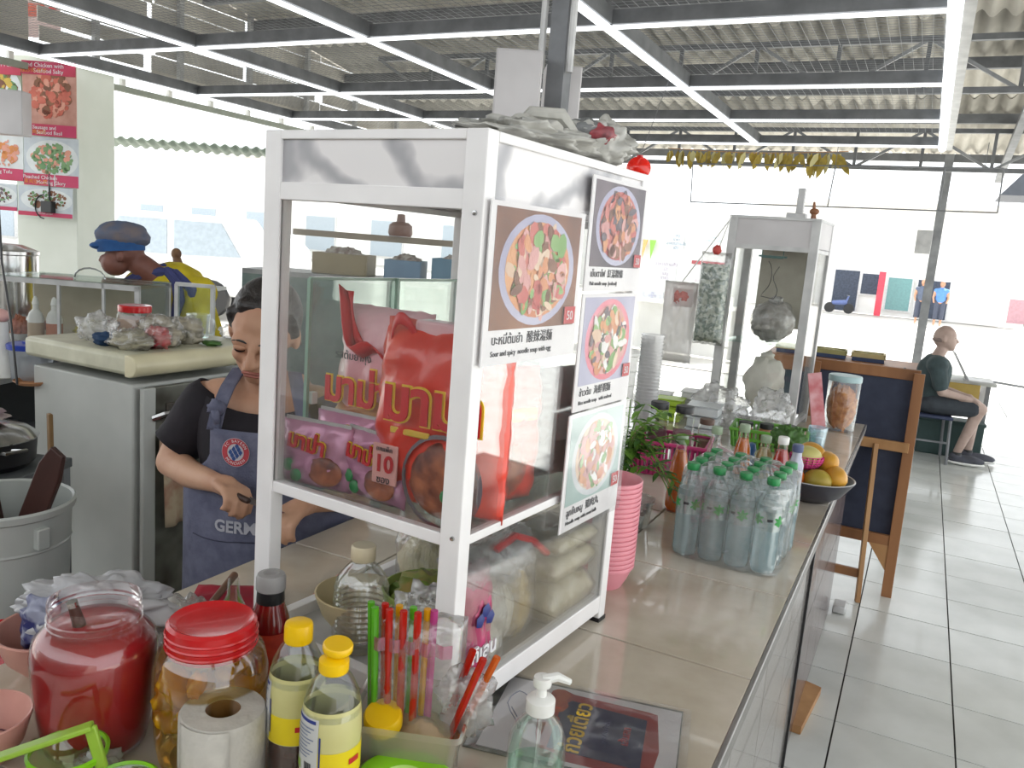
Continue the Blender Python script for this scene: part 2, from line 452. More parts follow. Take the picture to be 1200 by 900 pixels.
# garland of dry leaves
t = thing('leaf_garland', 'garland of dry yellow leaves hanging from the far grid beam', 'garland', (-1.68, 8.2, 2.74))
obj('cord', MB().tube([(-.85+1.7*i/12, 0, -.03*math.sin(PI*i/12)) for i in range(13)], .004, 5), M_woodl, t)
for i in range(46):
    x = -.82+1.66*i/46 + random.uniform(-.02, .02); L = random.uniform(.10, .20) * (1.25 if i > 32 else 1); a = random.uniform(-.6, .6); b = random.uniform(-1, 1)
    mm = MB().prism([(0, 0), (.034, -L*.3), (.022, -L*.8), (0, -L), (-.026, -L*.75), (-.032, -L*.3)], -.001, .001, TR(x, 0, -.02, 0, 0, b) @ UP @ TR(0, 0, 0, 0, 0, a))
    obj('leaf', mm, P('dry_leaf_yellow', H('b39a3c'), .7, c2=H('8d7a34'), ns=20) if i % 3 else P('dry_leaf_pale', H('c9c08a'), .7), t, smooth=False)
# red lantern
t = thing('paper_lantern', 'round red paper lantern hanging beyond the display cabinet', 'lantern', (-1.69, 4.92, 2.18))
obj('shade', MB().ball((0, 0, 0), (.075, .075, .07), 20, 12), TL('red_paper', H('ff3a2c')), t)
obj('string', MB().tube([(0, 0, .065), (.05, .3, .62)], .002, 5), M_steel, t)
obj('rim', MB().lathe([(.02, .064), (.022, .075), (.018, .078)], 12), M_red, t)

# ---------------------------------------------------------------- counter
CT = .95
counter = thing('counter', 'long cream tiled serving counter running away down the stall', 'counter', (-.68, 2.1, 0))
obj('base', MB().box((0, 0, .455), (.92, 4.0, .91)), P('counter_core', H('56524c'), .8), counter, smooth=False)
obj('worktop_bed', MB().box((0, 0, .925), (1.01, 4.04, .034)), M_grout, counter, smooth=False)
ttop = {}
for j in range(-3, 8):
    y0 = 1.356 + .4*j; y1 = min(y0+.4, 4.12)
    if y1 <= -.0 or y1-y0 < .02: continue
    for (xa, xb) in ((-.57, -.17), (-.97, -.57), (-1.19, -.97)):
        w = xb-xa-.005; l = y1-y0-.005
        obj('tile', MB().box(((xa+xb)/2+.68, (y0+y1)/2-2.1, .9445), (w, l, .011)), M_tile, counter, bevel=.0015, smooth=False)
M_edge = P('counter_edge_trim', H('8d8a88'), .25, .5)
obj('edge_trim', MB().box((.512, 0, .933), (.01, 4.04, .034)), M_edge, counter, bevel=.003)
M_ptile = P('grey_front_tile', H('9a9592'), .15, c2=H('86817d'), ns=4, coat=.3, det=6)
M_ptile2 = P('mottled_front_panel', H('77696a'), .2, c2=H('4e4548'), ns=9, coat=.3, det=6)  # darker, reddish-brown mottling for the far front tiles
for j in range(-4, 7):
    for i in range(2):
        y0 = 1.47+.4*j; y1 = y0+.4
        if y0 > 4.0: continue
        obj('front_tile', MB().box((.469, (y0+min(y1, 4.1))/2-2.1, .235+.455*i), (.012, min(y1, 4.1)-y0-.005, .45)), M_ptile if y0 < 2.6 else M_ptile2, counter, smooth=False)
obj('gap_strip', MB().box((.477, 2.67-2.1, .45), (.012, .022, .9)), M_black, counter, smooth=False)
single('wooden_wedge', MB().prism([(0, 0), (.03, 0), (.06, .34), (.0, .36)], 0, .03), M_woodl, 'small yellowish wooden wedge on the floor at the foot of the counter', 'wedge', (-.205, 2.9, .004))
single('paper_scrap', MB().box((0, 0, .02), (.06, .1, .04)), M_alug, 'small crumpled grey packet on floor beside the easel legs', 'litter', (-.16, 4.15, .004), bevel=.008)
# ---------------------------------------------------------------- display cabinet
AN = -.0892
def marble(name, base, vein):
    mt, nt, out = _new(name)
    b = nt.nodes.new('ShaderNodeBsdfPrincipled'); b.inputs['Roughness'].default_value = .3
    tc = nt.nodes.new('ShaderNodeTexCoord'); mq = nt.nodes.new('ShaderNodeMapping'); mq.inputs['Rotation'].default_value = (0, .9, .5); w = nt.nodes.new('ShaderNodeTexWave'); w.inputs['Scale'].default_value = 2.6
    w.inputs['Distortion'].default_value = 9; w.inputs['Detail'].default_value = 4; w.inputs['Detail Scale'].default_value = 1.4
    nt.links.new(tc.outputs['Object'], mq.inputs[0]); nt.links.new(mq.outputs[0], w.inputs[0])
    cr = nt.nodes.new('ShaderNodeValToRGB'); cr.color_ramp.elements[0].position = .0; cr.color_ramp.elements[0].color = (*vein, 1)
    cr.color_ramp.elements[1].position = .32; cr.color_ramp.elements[1].color = (*base, 1)
    nt.links.new(w.outputs[0], cr.inputs[0]); nt.links.new(cr.outputs[0], b.inputs['Base Color']); nt.links.new(b.outputs[0], out.inputs[0])
    return mt
M_marb = marble('marbled_panel', H('e2dfdf'), H('a3a2a6'))
CX, CY = -.5127, .9127
def CW(x, y, z=.95):
    c, s = math.cos(AN), math.sin(AN)
    return (CX + x*c - y*s, CY + x*s + y*c, z)
CWd, CL_, CH = .404, .514, .84
cab = thing('display_cabinet', 'white aluminium and glass display cabinet with marbled header, holding noodle packs', 'cabinet', (CX, CY, .95), AN)
pw, pd = .034, .026
for i, (x, y) in enumerate(((-pw/2, pd/2), (-CWd+pw/2, pd/2), (-CWd+pw/2, CL_-pd/2), (-pw/2, CL_-pd/2))):
    p = obj('post', MB().box((x, y, CH/2), (pw, pd, CH)), M_alu, cab, bevel=.002, smooth=False)
    obj('post_foot', MB().box((x, y, .004), (pw+.003, pd+.003, .008)), M_black, p, smooth=False)
mid = -CWd/2
def rail(c, s): return obj('rail', MB().box(c, s), M_alu, cab, bevel=.0015, smooth=False)
for y in (.011, CL_-.011):
    rail((mid, y, .752), (CWd-2*pw, .02, .026)); rail((mid, y, .833), (CWd-2*pw, .022, .013)); rail((mid, y, .292), (CWd-2*pw, .016, .018)); rail((mid, y, .035), (CWd-2*pw, .02, .028))
for x in (-.011, -CWd+.011):
    rail((x, CL_/2, .75), (.018, CL_-2*pd, .01)); rail((x, CL_/2, .833), (.022, CL_-2*pd, .013)); rail((x, CL_/2, .292), (.014, CL_-2*pd, .014)); rail((x, CL_/2, .037), (.02, CL_-2*pd, .034))
def hp(c, s): return obj('header_panel', MB().box(c, s), M_marb, cab, smooth=False)
hp((mid, .008, .796), (CWd-2*pw, .006, .064)); hp((mid, CL_-.008, .796), (CWd-2*pw, .006, .064))
hp((-.008, CL_/2, .79), (.006, CL_-2*pd, .075)); hp((-CWd+.008, CL_/2, .79), (.006, CL_-2*pd, .075))
obj('top_board', MB().box((mid, CL_/2, .829), (CWd-.02, CL_-.02, .008)), M_alu, cab, smooth=False)
for (c, s) in (((mid, .006, .52), (CWd-2*pw, .003, .44)), ((-.006, CL_/2, .52), (.003, CL_-2*pd, .45)), ((-.006, CL_/2, .165), (.003, CL_-2*pd, .225)),
               ((mid, CL_-.006, .52), (CWd-2*pw, .003, .44))):
    obj('glass_pane', MB().box(c, s), M_glass, cab, smooth=False)
obj('glass_shelf', MB().box((mid, CL_/2, .288), (CWd-.05, CL_-.04, .006)), M_glassg, cab, smooth=False)
obj('bottom_board', MB().box((mid, CL_/2, .03), (CWd-.04, CL_-.04, .008)), M_alug, cab, smooth=False)
# sliding doors on the vendor's side
for y0, y1, x in ((.09, .33, -CWd+.012), (.30, .49, -CWd+.02)):
    d = obj('sliding_door', MB().box((x, (y0+y1)/2, .46), (.004, y1-y0, .32)), M_glassg, cab, smooth=False)
    obj('door_edge', MB().box((x, y0, .46), (.007, .006, .32)), P('glass_edge_green', H('8fb5a2'), .2), d, smooth=False)
    obj('door_edge', MB().box((x, (y0+y1)/2, .62), (.007, y1-y0, .005)), _mats['glass_edge_green'], d, smooth=False)
    obj('finger_grip', MB().box((x, y0+.015, .42), (.01, .012, .02)), M_white, d, smooth=False)
for (x, z) in ((-.012, .735), (-.012, .30)):
    obj('screw', MB().lathe([(0, -.001), (.0035, -.001), (.003, .0015), (0, .002)], 10, TR(x, -.001, z, PI/2)), M_chrome, cab)

# ---------------------------------------------------------------- laminated menu sheets
def food(n, cols, rx, ry, cz, cy, seed, s0=.007, s1=.019):
    """printed food: overlapping patches of colour, flat on the sheet"""
    rnd = random.Random(seed); out = []
    for ci, c in enumerate(cols):
        mb = MB()
        for k in range(n):
            a = rnd.uniform(0, 2*PI); q = math.sqrt(rnd.random())*.86
            y = cy + rx*q*math.cos(a); z = cz + ry*q*math.sin(a); s = rnd.uniform(s0, s1); e = rnd.uniform(.3, .8); t = rnd.uniform(0, PI)
            x = .0022 + .00012*((k*len(cols)+ci) % 17)
            pts = []
            for w in range(8):
                b = 2*PI*w/8; u = s*math.cos(b)*rnd.uniform(.8, 1.1); v = s*e*math.sin(b)
                pts.append((x, y + u*math.cos(t) - v*math.sin(t), z + u*math.sin(t) + v*math.cos(t)))
            mb.add(pts, [tuple(range(8))])
        out.append((mb, c))
    return out
def disc(mb, x, cy, cz, ry, rz, n=28):
    return mb.add([(x, cy+ry*math.cos(2*PI*i/n), cz+rz*math.sin(2*PI*i/n)) for i in range(n)], [tuple(range(n))])
def menu(label, y0, y1, z0, z1, bg, plate, soup, cols, th, en, seed, tilt=0.0, price='50'):
    w = y1-y0; h = z1-z0
    c = Vector(CW(.006, y0, z0))
    t = thing('menu_sheet', label, 'poster', c, AN, 'laminated menu sheets on the cabinet side')
    obj('paper', MB().box((0, w/2, h/2), (.0022, w, h)), M_paper, t, smooth=False)
    pz0, pz1 = h*.22, h*.97
    obj('photo', MB().box((.0014, w/2, (pz0+pz1)/2), (.0006, w*.9, pz1-pz0)), bg, t, smooth=False)
    cy, cz = w*.5, (pz0+pz1)/2; ry, rz = w*.40, (pz1-pz0)*.48
    obj('printed_plate', disc(MB(), .0018, cy, cz, ry, rz), plate, t, smooth=False)
    obj('printed_soup', disc(MB(), .0020, cy, cz, ry*.86, rz*.86), soup, t, smooth=False)
    for k, (mb, m) in enumerate(food(34, cols, ry*.86, rz*.86, cz, cy, seed)):
        obj('printed_food', mb, m, t, smooth=False, kind='stuff')
    pt = obj('price_tag', MB().box((.0046, w*.88, h*.29), (.0006, w*.13, h*.12)), M_inkr, t, smooth=False)
    text(price, h*.09, M_inkw, pt, TR(.005, w*.88, h*.285) @ SIDE)
    text(th, h*.085, M_ink, t, TR(.0018, w*.08, h*.155) @ SIDE, align='LEFT')
    text(en, h*.05, M_ink, t, TR(.0018, w*.08, h*.07) @ SIDE, align='LEFT')
    obj('laminate', MB().surf(lambda u, v: (.0062+.002*noise.noise(Vector((u*5, v*5, seed))), w*(-.02+1.04*u), h*(-.02+1.04*v)), 12, 12), CL('laminate_film', (.985, .985, .985), .05, .04, (.9, .88, .9), .15, bump=.06, bs=10, fr=.2), t)
    return t
PC = dict(
 or_=P('print_orange', H('c77a50'), .5, c2=H('d9a070')), rd=P('print_red', H('b54a44'), .5, c2=H('c77468')), gr=P('print_green', H('6f9a4e'), .5, c2=H('8fb070')),
 cr=P('print_cream', H('e3cdb4'), .5, c2=H('d0b094')), pk=P('print_pink', H('d9a6a0'), .5, c2=H('c88c88')), br=P('print_brown', H('8b5a3c'), .5, c2=H('6a422c')),
 dk=P('print_dark', H('4a3f48'), .5, c2=H('6c5f66')), sk=P('print_lavender', H('b9b8cc'), .5, c2=H('a3a1ba')), pl=P('print_plate', H('cfd3d6'), .5), wh=P('print_white', H('e8e6e2'), .5),
 rp=P('print_rose_plate', H('d8707e'), .5, c2=H('e090a0')), tq=P('print_pale_teal', H('a9c0bc'), .5))
menu('laminated menu sheet with orange noodle soup photo, nearest the front corner', .008, .268, 1.488, 1.704, PC['br'], PC['sk'], PC['or_'], [PC['cr'], PC['rd'], PC['pk'], PC['br'], PC['or_'], PC['gr']], 'บะหมี่ต้มยำ  酸辣湯麵', 'Sour and spicy  noodle soup with egg', 1)
menu('upper of three stacked menu sheets at the far end, dark red dish', .283, .497, 1.586, 1.766, PC['dk'], PC['sk'], PC['rd'], [PC['rd'], PC['br'], PC['pk'], PC['dk'], PC['or_']], 'เย็นตาโฟ  紅湯粿條', 'Pink noodle soup  (seafood)', 5)
menu('middle of the three stacked menu sheets, soup in a rose-red bowl', .283, .497, 1.390, 1.582, PC['sk'], PC['rp'], PC['pk'], [PC['cr'], PC['wh'], PC['gr'], PC['pk'], PC['dk'], PC['or_']], 'ข้าวต้ม  海鮮粥麵', 'Rice noodle soup   with seafood', 9)
menu('lowest menu sheet on the cabinet side, pink fish balls in a pale bowl', .276, .497, 1.185, 1.386, PC['tq'], PC['pl'], PC['cr'], [PC['gr'], PC['wh'], PC['or_'], PC['pk'], PC['pk']], 'ลูกชิ้นหมู  猪肉丸', 'Noodle soup with meat balls', 13)

# ---------------------------------------------------------------- noodle packets on the glass shelf
M_prp = P('pink_white_packet', H('e9c4c8'), .3, c2=H('dca0aa'), ns=7, bump=.6, bs=22, coat=.3)
M_ppur = P('mauve_foil', H('dca6c0'), .28, .2, H('a8668c'), 9, bump=.7, bs=18)
M_pred = P('red_orange_foil', H('ea4c30'), .28, .0, H('d63426'), 6, bump=.7, bs=16, coat=.4)
M_prd2 = P('red_tape', H('cf1820'), .35)
M_nood = P('noodle_print', H('b46a48'), .4, c2=H('5e2a24'), ns=30, det=5)
M_orp = P('orange_print', H('e4592c'), .4, c2=H('d8402a'), ns=8)
M_grn = P('leaf_green_print', H('2f8a4c'), .4)
M_yelp = P('yellow_print', H('e8c050'), .4)
def packlogo(t, x, z, y, size, rz=0.0):
    text('มาม่า', size, M_inky, t, TR(x, y, z, 0, rz) @ UP, ext=.001, bold=size*.06)
    text('มาม่า', size, P('logo_red', H('d0202a'), .4), t, TR(x, y-.0035, z, 0, rz) @ UP, ext=.0012, bold=size*.028)
SZ = 1.243
# tall pink-white multipack with red handle tape, lying on the small packs behind
t = thing('noodle_multipack', 'pink and white noodle multipack with red handle strap, left on the shelf', 'food packet', CW(-.292, .175, SZ), AN, 'noodle packets in the cabinet')
obj('bag', MB().pillow(.19, .285, .10, TR(0, 0, .145), sd=3), M_prp, t)
obj('printed_panel', MB().pillow(.185, .12, .104, TR(0, -.002, .09), sd=3, pin=5), P('cream_noodle_print', H('c79a5e'), .4, c2=H('b06a4a'), ns=26), t)
packlogo(t, -.005, .152, -.066, .070)
text('รสต้มยำกุ้ง', .018, M_ink, t, TR(-.03, -.052, .205) @ UP)
text('10', .032, M_inkr, t, TR(-.055, -.066, .085) @ UP)
obj('green_leaf_print', MB().box((.02, -.058, .10), (.035, .004, .03), TR(0, 0, 0, 0, .5, 0)), M_grn, t, bevel=.006)
hb = obj('handle_strap', MB().surf(lambda u, v: (-.075+.13*u+.01*v, -.045-.03*math.sin(PI*u)+.02*v, .30-.09*math.sin(u*PI*.55)-.018*v+.02*math.cos(u*9)), 14, 3), M_prd2, t, solid=.002)
obj('red_ribbon', MB().surf(lambda u, v: (-.075+.02*v+.05*u*u, -.03-.02*u, .31-.085*u), 8, 3), M_prd2, t, solid=.002)
# small packets stacked at the left
rnd = random.Random(3)
def smallpack(x, y, z, rz, lab, col=M_ppur):
    t = thing('noodle_packet', lab, 'food packet', CW(x, y, z), AN+rz, 'noodle packets in the cabinet')
    obj('foil', MB().pillow(.135, .105, .034, TR(0, 0, .05), sd=x*50, amp=.25), col, t)
    packlogo(t, -.005, .072, -.022, .036, .12)
    obj('printed_bowl', MB().ball((.025, -.016, .03), (.034, .006, .024), 14, 8), M_nood, t)
    for dx, dz in ((-.045, .03), (-.03, .015)): obj('lime_print', MB().ball((dx, -.016, dz), (.011, .004, .011), 10, 6), M_grn, t)
    obj('seal_edge', MB().box((0, 0, .104), (.125, .003, .007)), M_alug, t, smooth=False)
    return t
smallpack(-.325, .055, SZ, .15, 'small mauve noodle packet at the shelf front, leftmost')
smallpack(-.30, .10, SZ+.012, .05, 'small mauve noodle packet just behind the leftmost one')
smallpack(-.215, .07, SZ, -.1, 'small mauve noodle packet squeezed beside the big red multipack')
# large red multipack
t = thing('noodle_multipack', 'large red noodle multipack with round noodle print, behind the corner post', 'food packet', CW(-.115, .105, SZ), AN+.05, 'noodle packets in the cabinet')
obj('bag', MB().pillow(.225, .285, .115, TR(0, 0, .142), sd=8, pin=4), M_pred, t)
packlogo(t, .028, .172, -.076, .085)
obj('bowl_rim_print', MB().lathe([(.066, -.002), (.070, .002), (.064, .005)], 28, TR(.04, -.058, .062, PI/2)), P('grey_bowl_print', H('6b5f66'), .4), t)
obj('bowl_print', MB().ball((.04, -.05, .062), (.064, .016, .058), 24, 10), M_nood, t)
obj('lime_print', MB().ball((.055, -.066, .045), (.012, .006, .011), 12, 6), M_grn, t)
pz = obj('pack_count_panel', MB().box((-.06, -.062, .07), (.046, .004, .062)), P('pink_print_panel', H('e2a6a0'), .4), t, bevel=.004)
text('10', .036, M_inkr, pz, TR(-.06, -.0655, .070) @ UP, bold=.001)
text('ซอง', .015, M_ink, pz, TR(-.06, -.0655, .046) @ UP)
text('ยกแพ็ค', .010, M_ink, pz, TR(-.06, -.0655, .093) @ UP)
obj('yellow_print', MB().box((-.02, -.060, .125), (.07, .004, .01)), M_yelp, t, bevel=.003)
obj('pink_top', MB().box((0.03, -.01, .276), (.15, .035, .022)), M_prp, t, bevel=.004)
obj('handle_strap', MB().surf(lambda u, v: (-.085+.05*u, -.03-.012*math.sin(PI*u), .262+.035*math.sin(PI*u)**.7-.018*v), 12, 3), M_prd2, t, solid=.002)
t = thing('noodle_multipack', 'orange noodle multipack at the right of the shelf, pressed against the side glass', 'food packet', CW(-.065, .19, SZ), AN+1.35, 'noodle packets in the cabinet')
obj('bag', MB().pillow(.15, .22, .07, TR(0, 0, .11), sd=12), M_pred, t)
obj('bowl_print', MB().ball((-.02, -.03, .07), (.05, .012, .05), 20, 10), M_nood, t)
obj('yellow_print', MB().box((.01, -.035, .15), (.06, .004, .02)), M_yelp, t, bevel=.004)
t = thing('snack_bag', 'dark red crinkled snack bag at the far end of the glass shelf', 'food packet', CW(-.09, .40, SZ), AN+1.3)
obj('bag', MB().pillow(.15, .20, .07, TR(0, 0, .1), sd=22, amp=.3), P('dark_red_foil', H('7a2a30'), .3, .2, H('5a1a22'), 12, bump=.6, bs=20), t)
obj('label_panel', MB().box((0, -.04, .1), (.06, .004, .05)), M_paper, t, bevel=.004)

# ---------------------------------------------------------------- goods on the lower board of the cabinet
M_rice = P('pale_rice_noodle', H('ddd4b8'), .5, c2=H('cbc09c'), ns=60, bump=.5, bs=120, stretch=(1, 1, .25))
M_ricew = P('white_rice_noodle', H('e6e2d6'), .5, c2=H('d6d0c0'), ns=60, bump=.5, bs=120, stretch=(.3, 1, 1))
BZ = .99
def noodlebag(name, lab, x, y, w, h, d, rz, mat, lean=0.0, top=.06, grp='bags of noodles in the lower cabinet'):
    t = thing(name, lab, 'food bag', CW(x, y, BZ), AN+rz, grp)
    t.rotation_euler = (lean, 0, AN+rz)
    obj('noodles', MB().ball((0, 0, h/2), (w/2, d/2, h/2), 20, 14, .12, 9, x*70+y*40), mat, t)
    obj('bag_film', MB().pillow(w*1.08, h+top, d*1.08, TR(0, 0, (h+top)/2), sd=x*90+y*31, pin=4), M_film, t)
    return t
noodlebag('noodle_bag', 'clear bag of white noodles lowest at the near corner of the cabinet', -.05, .13, .10, .085, .07, PI/2, M_ricew)
noodlebag('noodle_bag', 'tall clear bag of white noodles standing behind the pink label bag', -.07, .20, .10, .12, .07, PI/2, M_ricew)
noodlebag('noodle_bag', 'clear bag of yellow egg noodles leaning in the middle of the lower shelf', -.06, .265, .08, .13, .06, PI/2, P('egg_noodle', H('c9b070'), .5, c2=H('a88c4c'), ns=60, bump=.5, bs=120), -.1)
noodlebag('noodle_bag', 'clear bag of pale noodles behind the yellow egg noodle bag', -.14, .29, .10, .14, .07, PI/2, M_rice)
noodlebag('noodle_bag', 'loose clear bag of noodles at the back left of the lower shelf', -.27, .30, .12, .12, .09, .3, M_rice)
def slab(lab, x, y, z, w, d, h, rz):
    t = thing('noodle_slab', lab, 'food bag', CW(x, y, z), AN+rz, 'slabs of wrapped rice noodles')
    obj('noodles', MB().pillow(d, w, h, TR(0, 0, h/2, PI/2), sd=z*9, pin=7, amp=.08), M_rice, t)
    obj('wrap', MB().pillow(d*1.06, w*1.06, h*1.12, TR(0, 0, h/2, PI/2), sd=z*5, pin=6, amp=.1), M_film, t)
slab('wrapped slab of rice noodles, lowest of the pile at the far end', -.085, .40, BZ+.002, .14, .16, .07, PI/2)
slab('wrapped slab of rice noodles, middle of the pile at the far end', -.085, .41, BZ+.074, .13, .16, .045, PI/2)
slab('wrapped slab of rice noodles with greenish edge, topmost of the pile', -.085, .415, BZ+.121, .13, .15, .035, PI/2)
# pink printed bag facing the side glass
t = thing('printed_noodle_bag', 'pink printed noodle bag with blue flowers standing behind the front corner post', 'food bag', CW(-.030, .085, BZ), AN+PI/2)
obj('bag', MB().pillow(.075, .175, .045, TR(0, 0, .09), sd=41, pin=4), P('magenta_print', H('c8467a'), .35, c2=H('b83468'), coat=.4, bump=.4, bs=20), t)
for a, b in ((0, .012), (-.014, .0), (.012, -.002)):
    obj('flower_print', MB().lathe([(.012, 0), (.008, .002), (0, .0025)], 5, TR(a+.002, -.027, .115+b, PI/2)), M_inkb, t)
text('กิเลน', .032, M_inkw, t, TR(.0, -.029, .065) @ UP, ext=.0015, bold=.0008)
obj('violet_hem', MB().box((0, -.003, .012), (.07, .016, .012)), P('violet_print', H('6a3f96'), .4), t, bevel=.003)
obj('white_top', MB().pillow(.07, .05, .03, TR(0, -.001, .17), sd=44), M_bag, t)
# crumpled clear bag with red tie
t = thing('tied_clear_bag', 'crumpled clear bag with a red strip on top of the noodle bags', 'bag', CW(-.09, .22, BZ+.12), AN+PI/2)
obj('film', MB().ball((0, 0, .035), (.09, .06, .05), 26, 18, .5, 12, 3), M_bag, t)
obj('red_strip', MB().tube([(-.06, -.05, .07), (-.02, -.06, .085), (.04, -.06, .06), (.10, -.055, .02)], .006, 6), M_prd2, t)
t = thing('bowl', 'cream bowl on the lower board behind the clear bottle', 'bowl', CW(-.26, .10, BZ), 0)
obj('body', MB().lathe([(.03, 0), (.035, .004), (.062, .04), (.075, .075), (.072, .076), (.058, .043), (.03, .01), (0, .008)], 28), P('cream_melamine', H('cdbb92'), .4), t)
obj('foot_ring', MB().lathe([(.03, 0), (.032, -.002), (.028, -.002)], 20), _mats['cream_melamine'], t)
t = thing('bowl', 'lime green bowl stacked with food at the back of the lower board', 'bowl', CW(-.17, .17, BZ), 0)
obj('body', MB().lathe([(.035, 0), (.04, .004), (.068, .04), (.08, .085), (.077, .086), (.064, .043), (.03, .01), (0, .008)], 28), P('pale_lime_melamine', H('a8bc6a'), .4), t)
obj('food', MB().ball((0, 0, .07), (.065, .065, .035), 20, 10, .4, 12, 4), P('green_leafy_food', H('6f8a3a'), .6, c2=H('a08a50'), ns=30), t)
# bags lying on top of the cabinet
t = thing('plastic_bag', 'bundle of white plastic bags lying on top of the display cabinet, front part', 'bag', CW(-.10, .26, 1.795), AN)
obj('film', MB().ball((0, 0, .02), (.085, .13, .024), 30, 18, .45, 10, 7), P('white_bag_film', H('b9b8b2'), .3, c2=H('9e9d98'), bump=.5, bs=30), t)
obj('handle', MB().tube([(-.02, -.02, .03), (.0, .0, .06), (.03, .04, .062), (.05, .07, .03)], [.006, .01, .012, .006], 8), _mats['white_bag_film'], t)
t = thing('plastic_bag', 'knotted white bag with a red printed patch at the far end of the cabinet top', 'bag', CW(-.07, .43, 1.795), AN)
obj('film', MB().ball((0, 0, .035), (.06, .07, .04), 30, 18, .4, 10, 11), _mats['white_bag_film'], t)
obj('red_patch', MB().ball((.03, -.045, .045), (.025, .02, .016), 14, 8, .3, 8, 2), P('red_printed_film', H('b05058'), .4, c2=H('6a3a40'), ns=40), t)
obj('dark_band', MB().ball((.0, -.05, .05), (.03, .02, .02), 14, 8, .3, 8, 5), P('grey_printed_film', H('77797a'), .4), t)
# ---------------------------------------------------------------- foreground jars and bottles, left of the cabinet
def at(x, y): return (x, y, CT+.001)
# red sauce jar
t = thing('sauce_jar', 'wide open clear plastic jar full of red chilli sauce with a dark ladle handle', 'jar', at(-.905, .655)); t.scale = (.93, .93, 1)
prof = [(.055, 0), (.067, .004), (.072, .02), (.078, .06), (.082, .11), (.083, .135), (.079, .152), (.066, .166), (.060, .170), (.0605, .182), (.059, .184), (.0605, .187), (.059, .191), (.0605, .195), (.0605, .203), (.058, .203)]
obj('jar_body', MB().lathe(prof, 40), CL('jar_plastic', (.97, .94, .94), .10, .02, (.8, .7, .7), .04), t)
obj('sauce', MB().lathe([(0, .003), (.064, .006), (.070, .02), (.0755, .06), (.0795, .11), (.0805, .134), (.077, .150), (.064, .162), (.057, .166), (0, .167)], 40), P('red_chilli_sauce', H('a80f18'), .3, c2=H('8e0b12'), ns=6, coat=.5), t)
l = obj('ladle_handle', MB().tube([(-.012, -.01, .12), (-.014, -.015, .17), (-.016, -.022, .196)], [.008, .009, .007], 10), P('dark_brown_wood', H('4a3028'), .5), t)
obj('metal_tip', MB().tube([(-.016, -.022, .195), (-.0165, -.0235, .202)], .0075, 10), M_chrome, l)
for z in (.173, .181): obj('neck_thread', MB().lathe([(.0605, z), (.062, z+.0015), (.0605, z+.003)], 36), M_pet, t)
# pickle jar
t = thing('pickle_jar', 'clear jar of yellow pickled vegetables with a red screw lid', 'jar', at(-.762, .718))
obj('jar_body', MB().lathe([(.05, 0), (.064, .005), (.069, .03), (.072, .08), (.072, .125), (.066, .150), (.052, .162), (.05, .17)], 36), CL('jar_plastic_yellow', (.96, .9, .75), .2, .06, (.85, .7, .4), .04), t)
obj('brine', MB().lathe([(0, .003), (.06, .007), (.066, .03), (.069, .08), (.069, .122), (.063, .145), (0, .147)], 36), CL('amber_brine', (.98, .88, .60), .02, .02, (.8, .5, .1), fr=.1), t)
M_pk = TL('pickled_mustard', H('e8b020'))
for i in range(24):
    a = random.uniform(0, 2*PI); r = random.uniform(.025, .052); z = random.uniform(.02, .128)
    obj('pickle_piece', MB().ball((r*math.cos(a), r*math.sin(a), z), (random.uniform(.018, .028), random.uniform(.009, .016), random.uniform(.014, .026)), 12, 8, .6, 7, i, Matrix.Rotation(a, 4, 'Z') @ Matrix.Rotation(random.uniform(-1, 1), 4, 'X')), M_pk, t)
ld = obj('screw_lid', MB().lathe([(0, .186), (.040, .186), (.046, .188), (.052, .192), (.056, .188), (.057, .176), (.057, .155), (.055, .152)], 40), M_red, t)
for k in range(3): obj('lid_ridge', MB().lathe([(.057, .158+.009*k), (.0583, .160+.009*k), (.057, .162+.009*k)], 40), M_red, ld)
# tissue roll
t = thing('tissue_roll', 'white toilet paper roll standing in front of the pickle jar', 'paper roll', at(-.692, .672))
obj('paper', MB().lathe([(.021, 0), (.05, 0), (.0515, .004), (.052, .06), (.0515, .108), (.049, .112), (.021, .112), (.0205, .1), (.0205, 0)], 40), P('tissue_paper', H('bdb9b0'), .9, c2=H('b2aea6'), ns=30, bump=.3, bs=60), t)
obj('core', MB().lathe([(.0205, .0), (.0205, .111), (.0195, .111), (.0195, 0), (.0205, 0)], 24), P('cardboard_core', H('8a6a4c'), .8), t)
obj('loose_sheet', MB().surf(lambda u, v: (.0528*math.cos(-1.9+1.3*u), .0528*math.sin(-1.9+1.3*u)-.002*u, .112*v), 10, 2), _mats['tissue_paper'], t, solid=.0008)
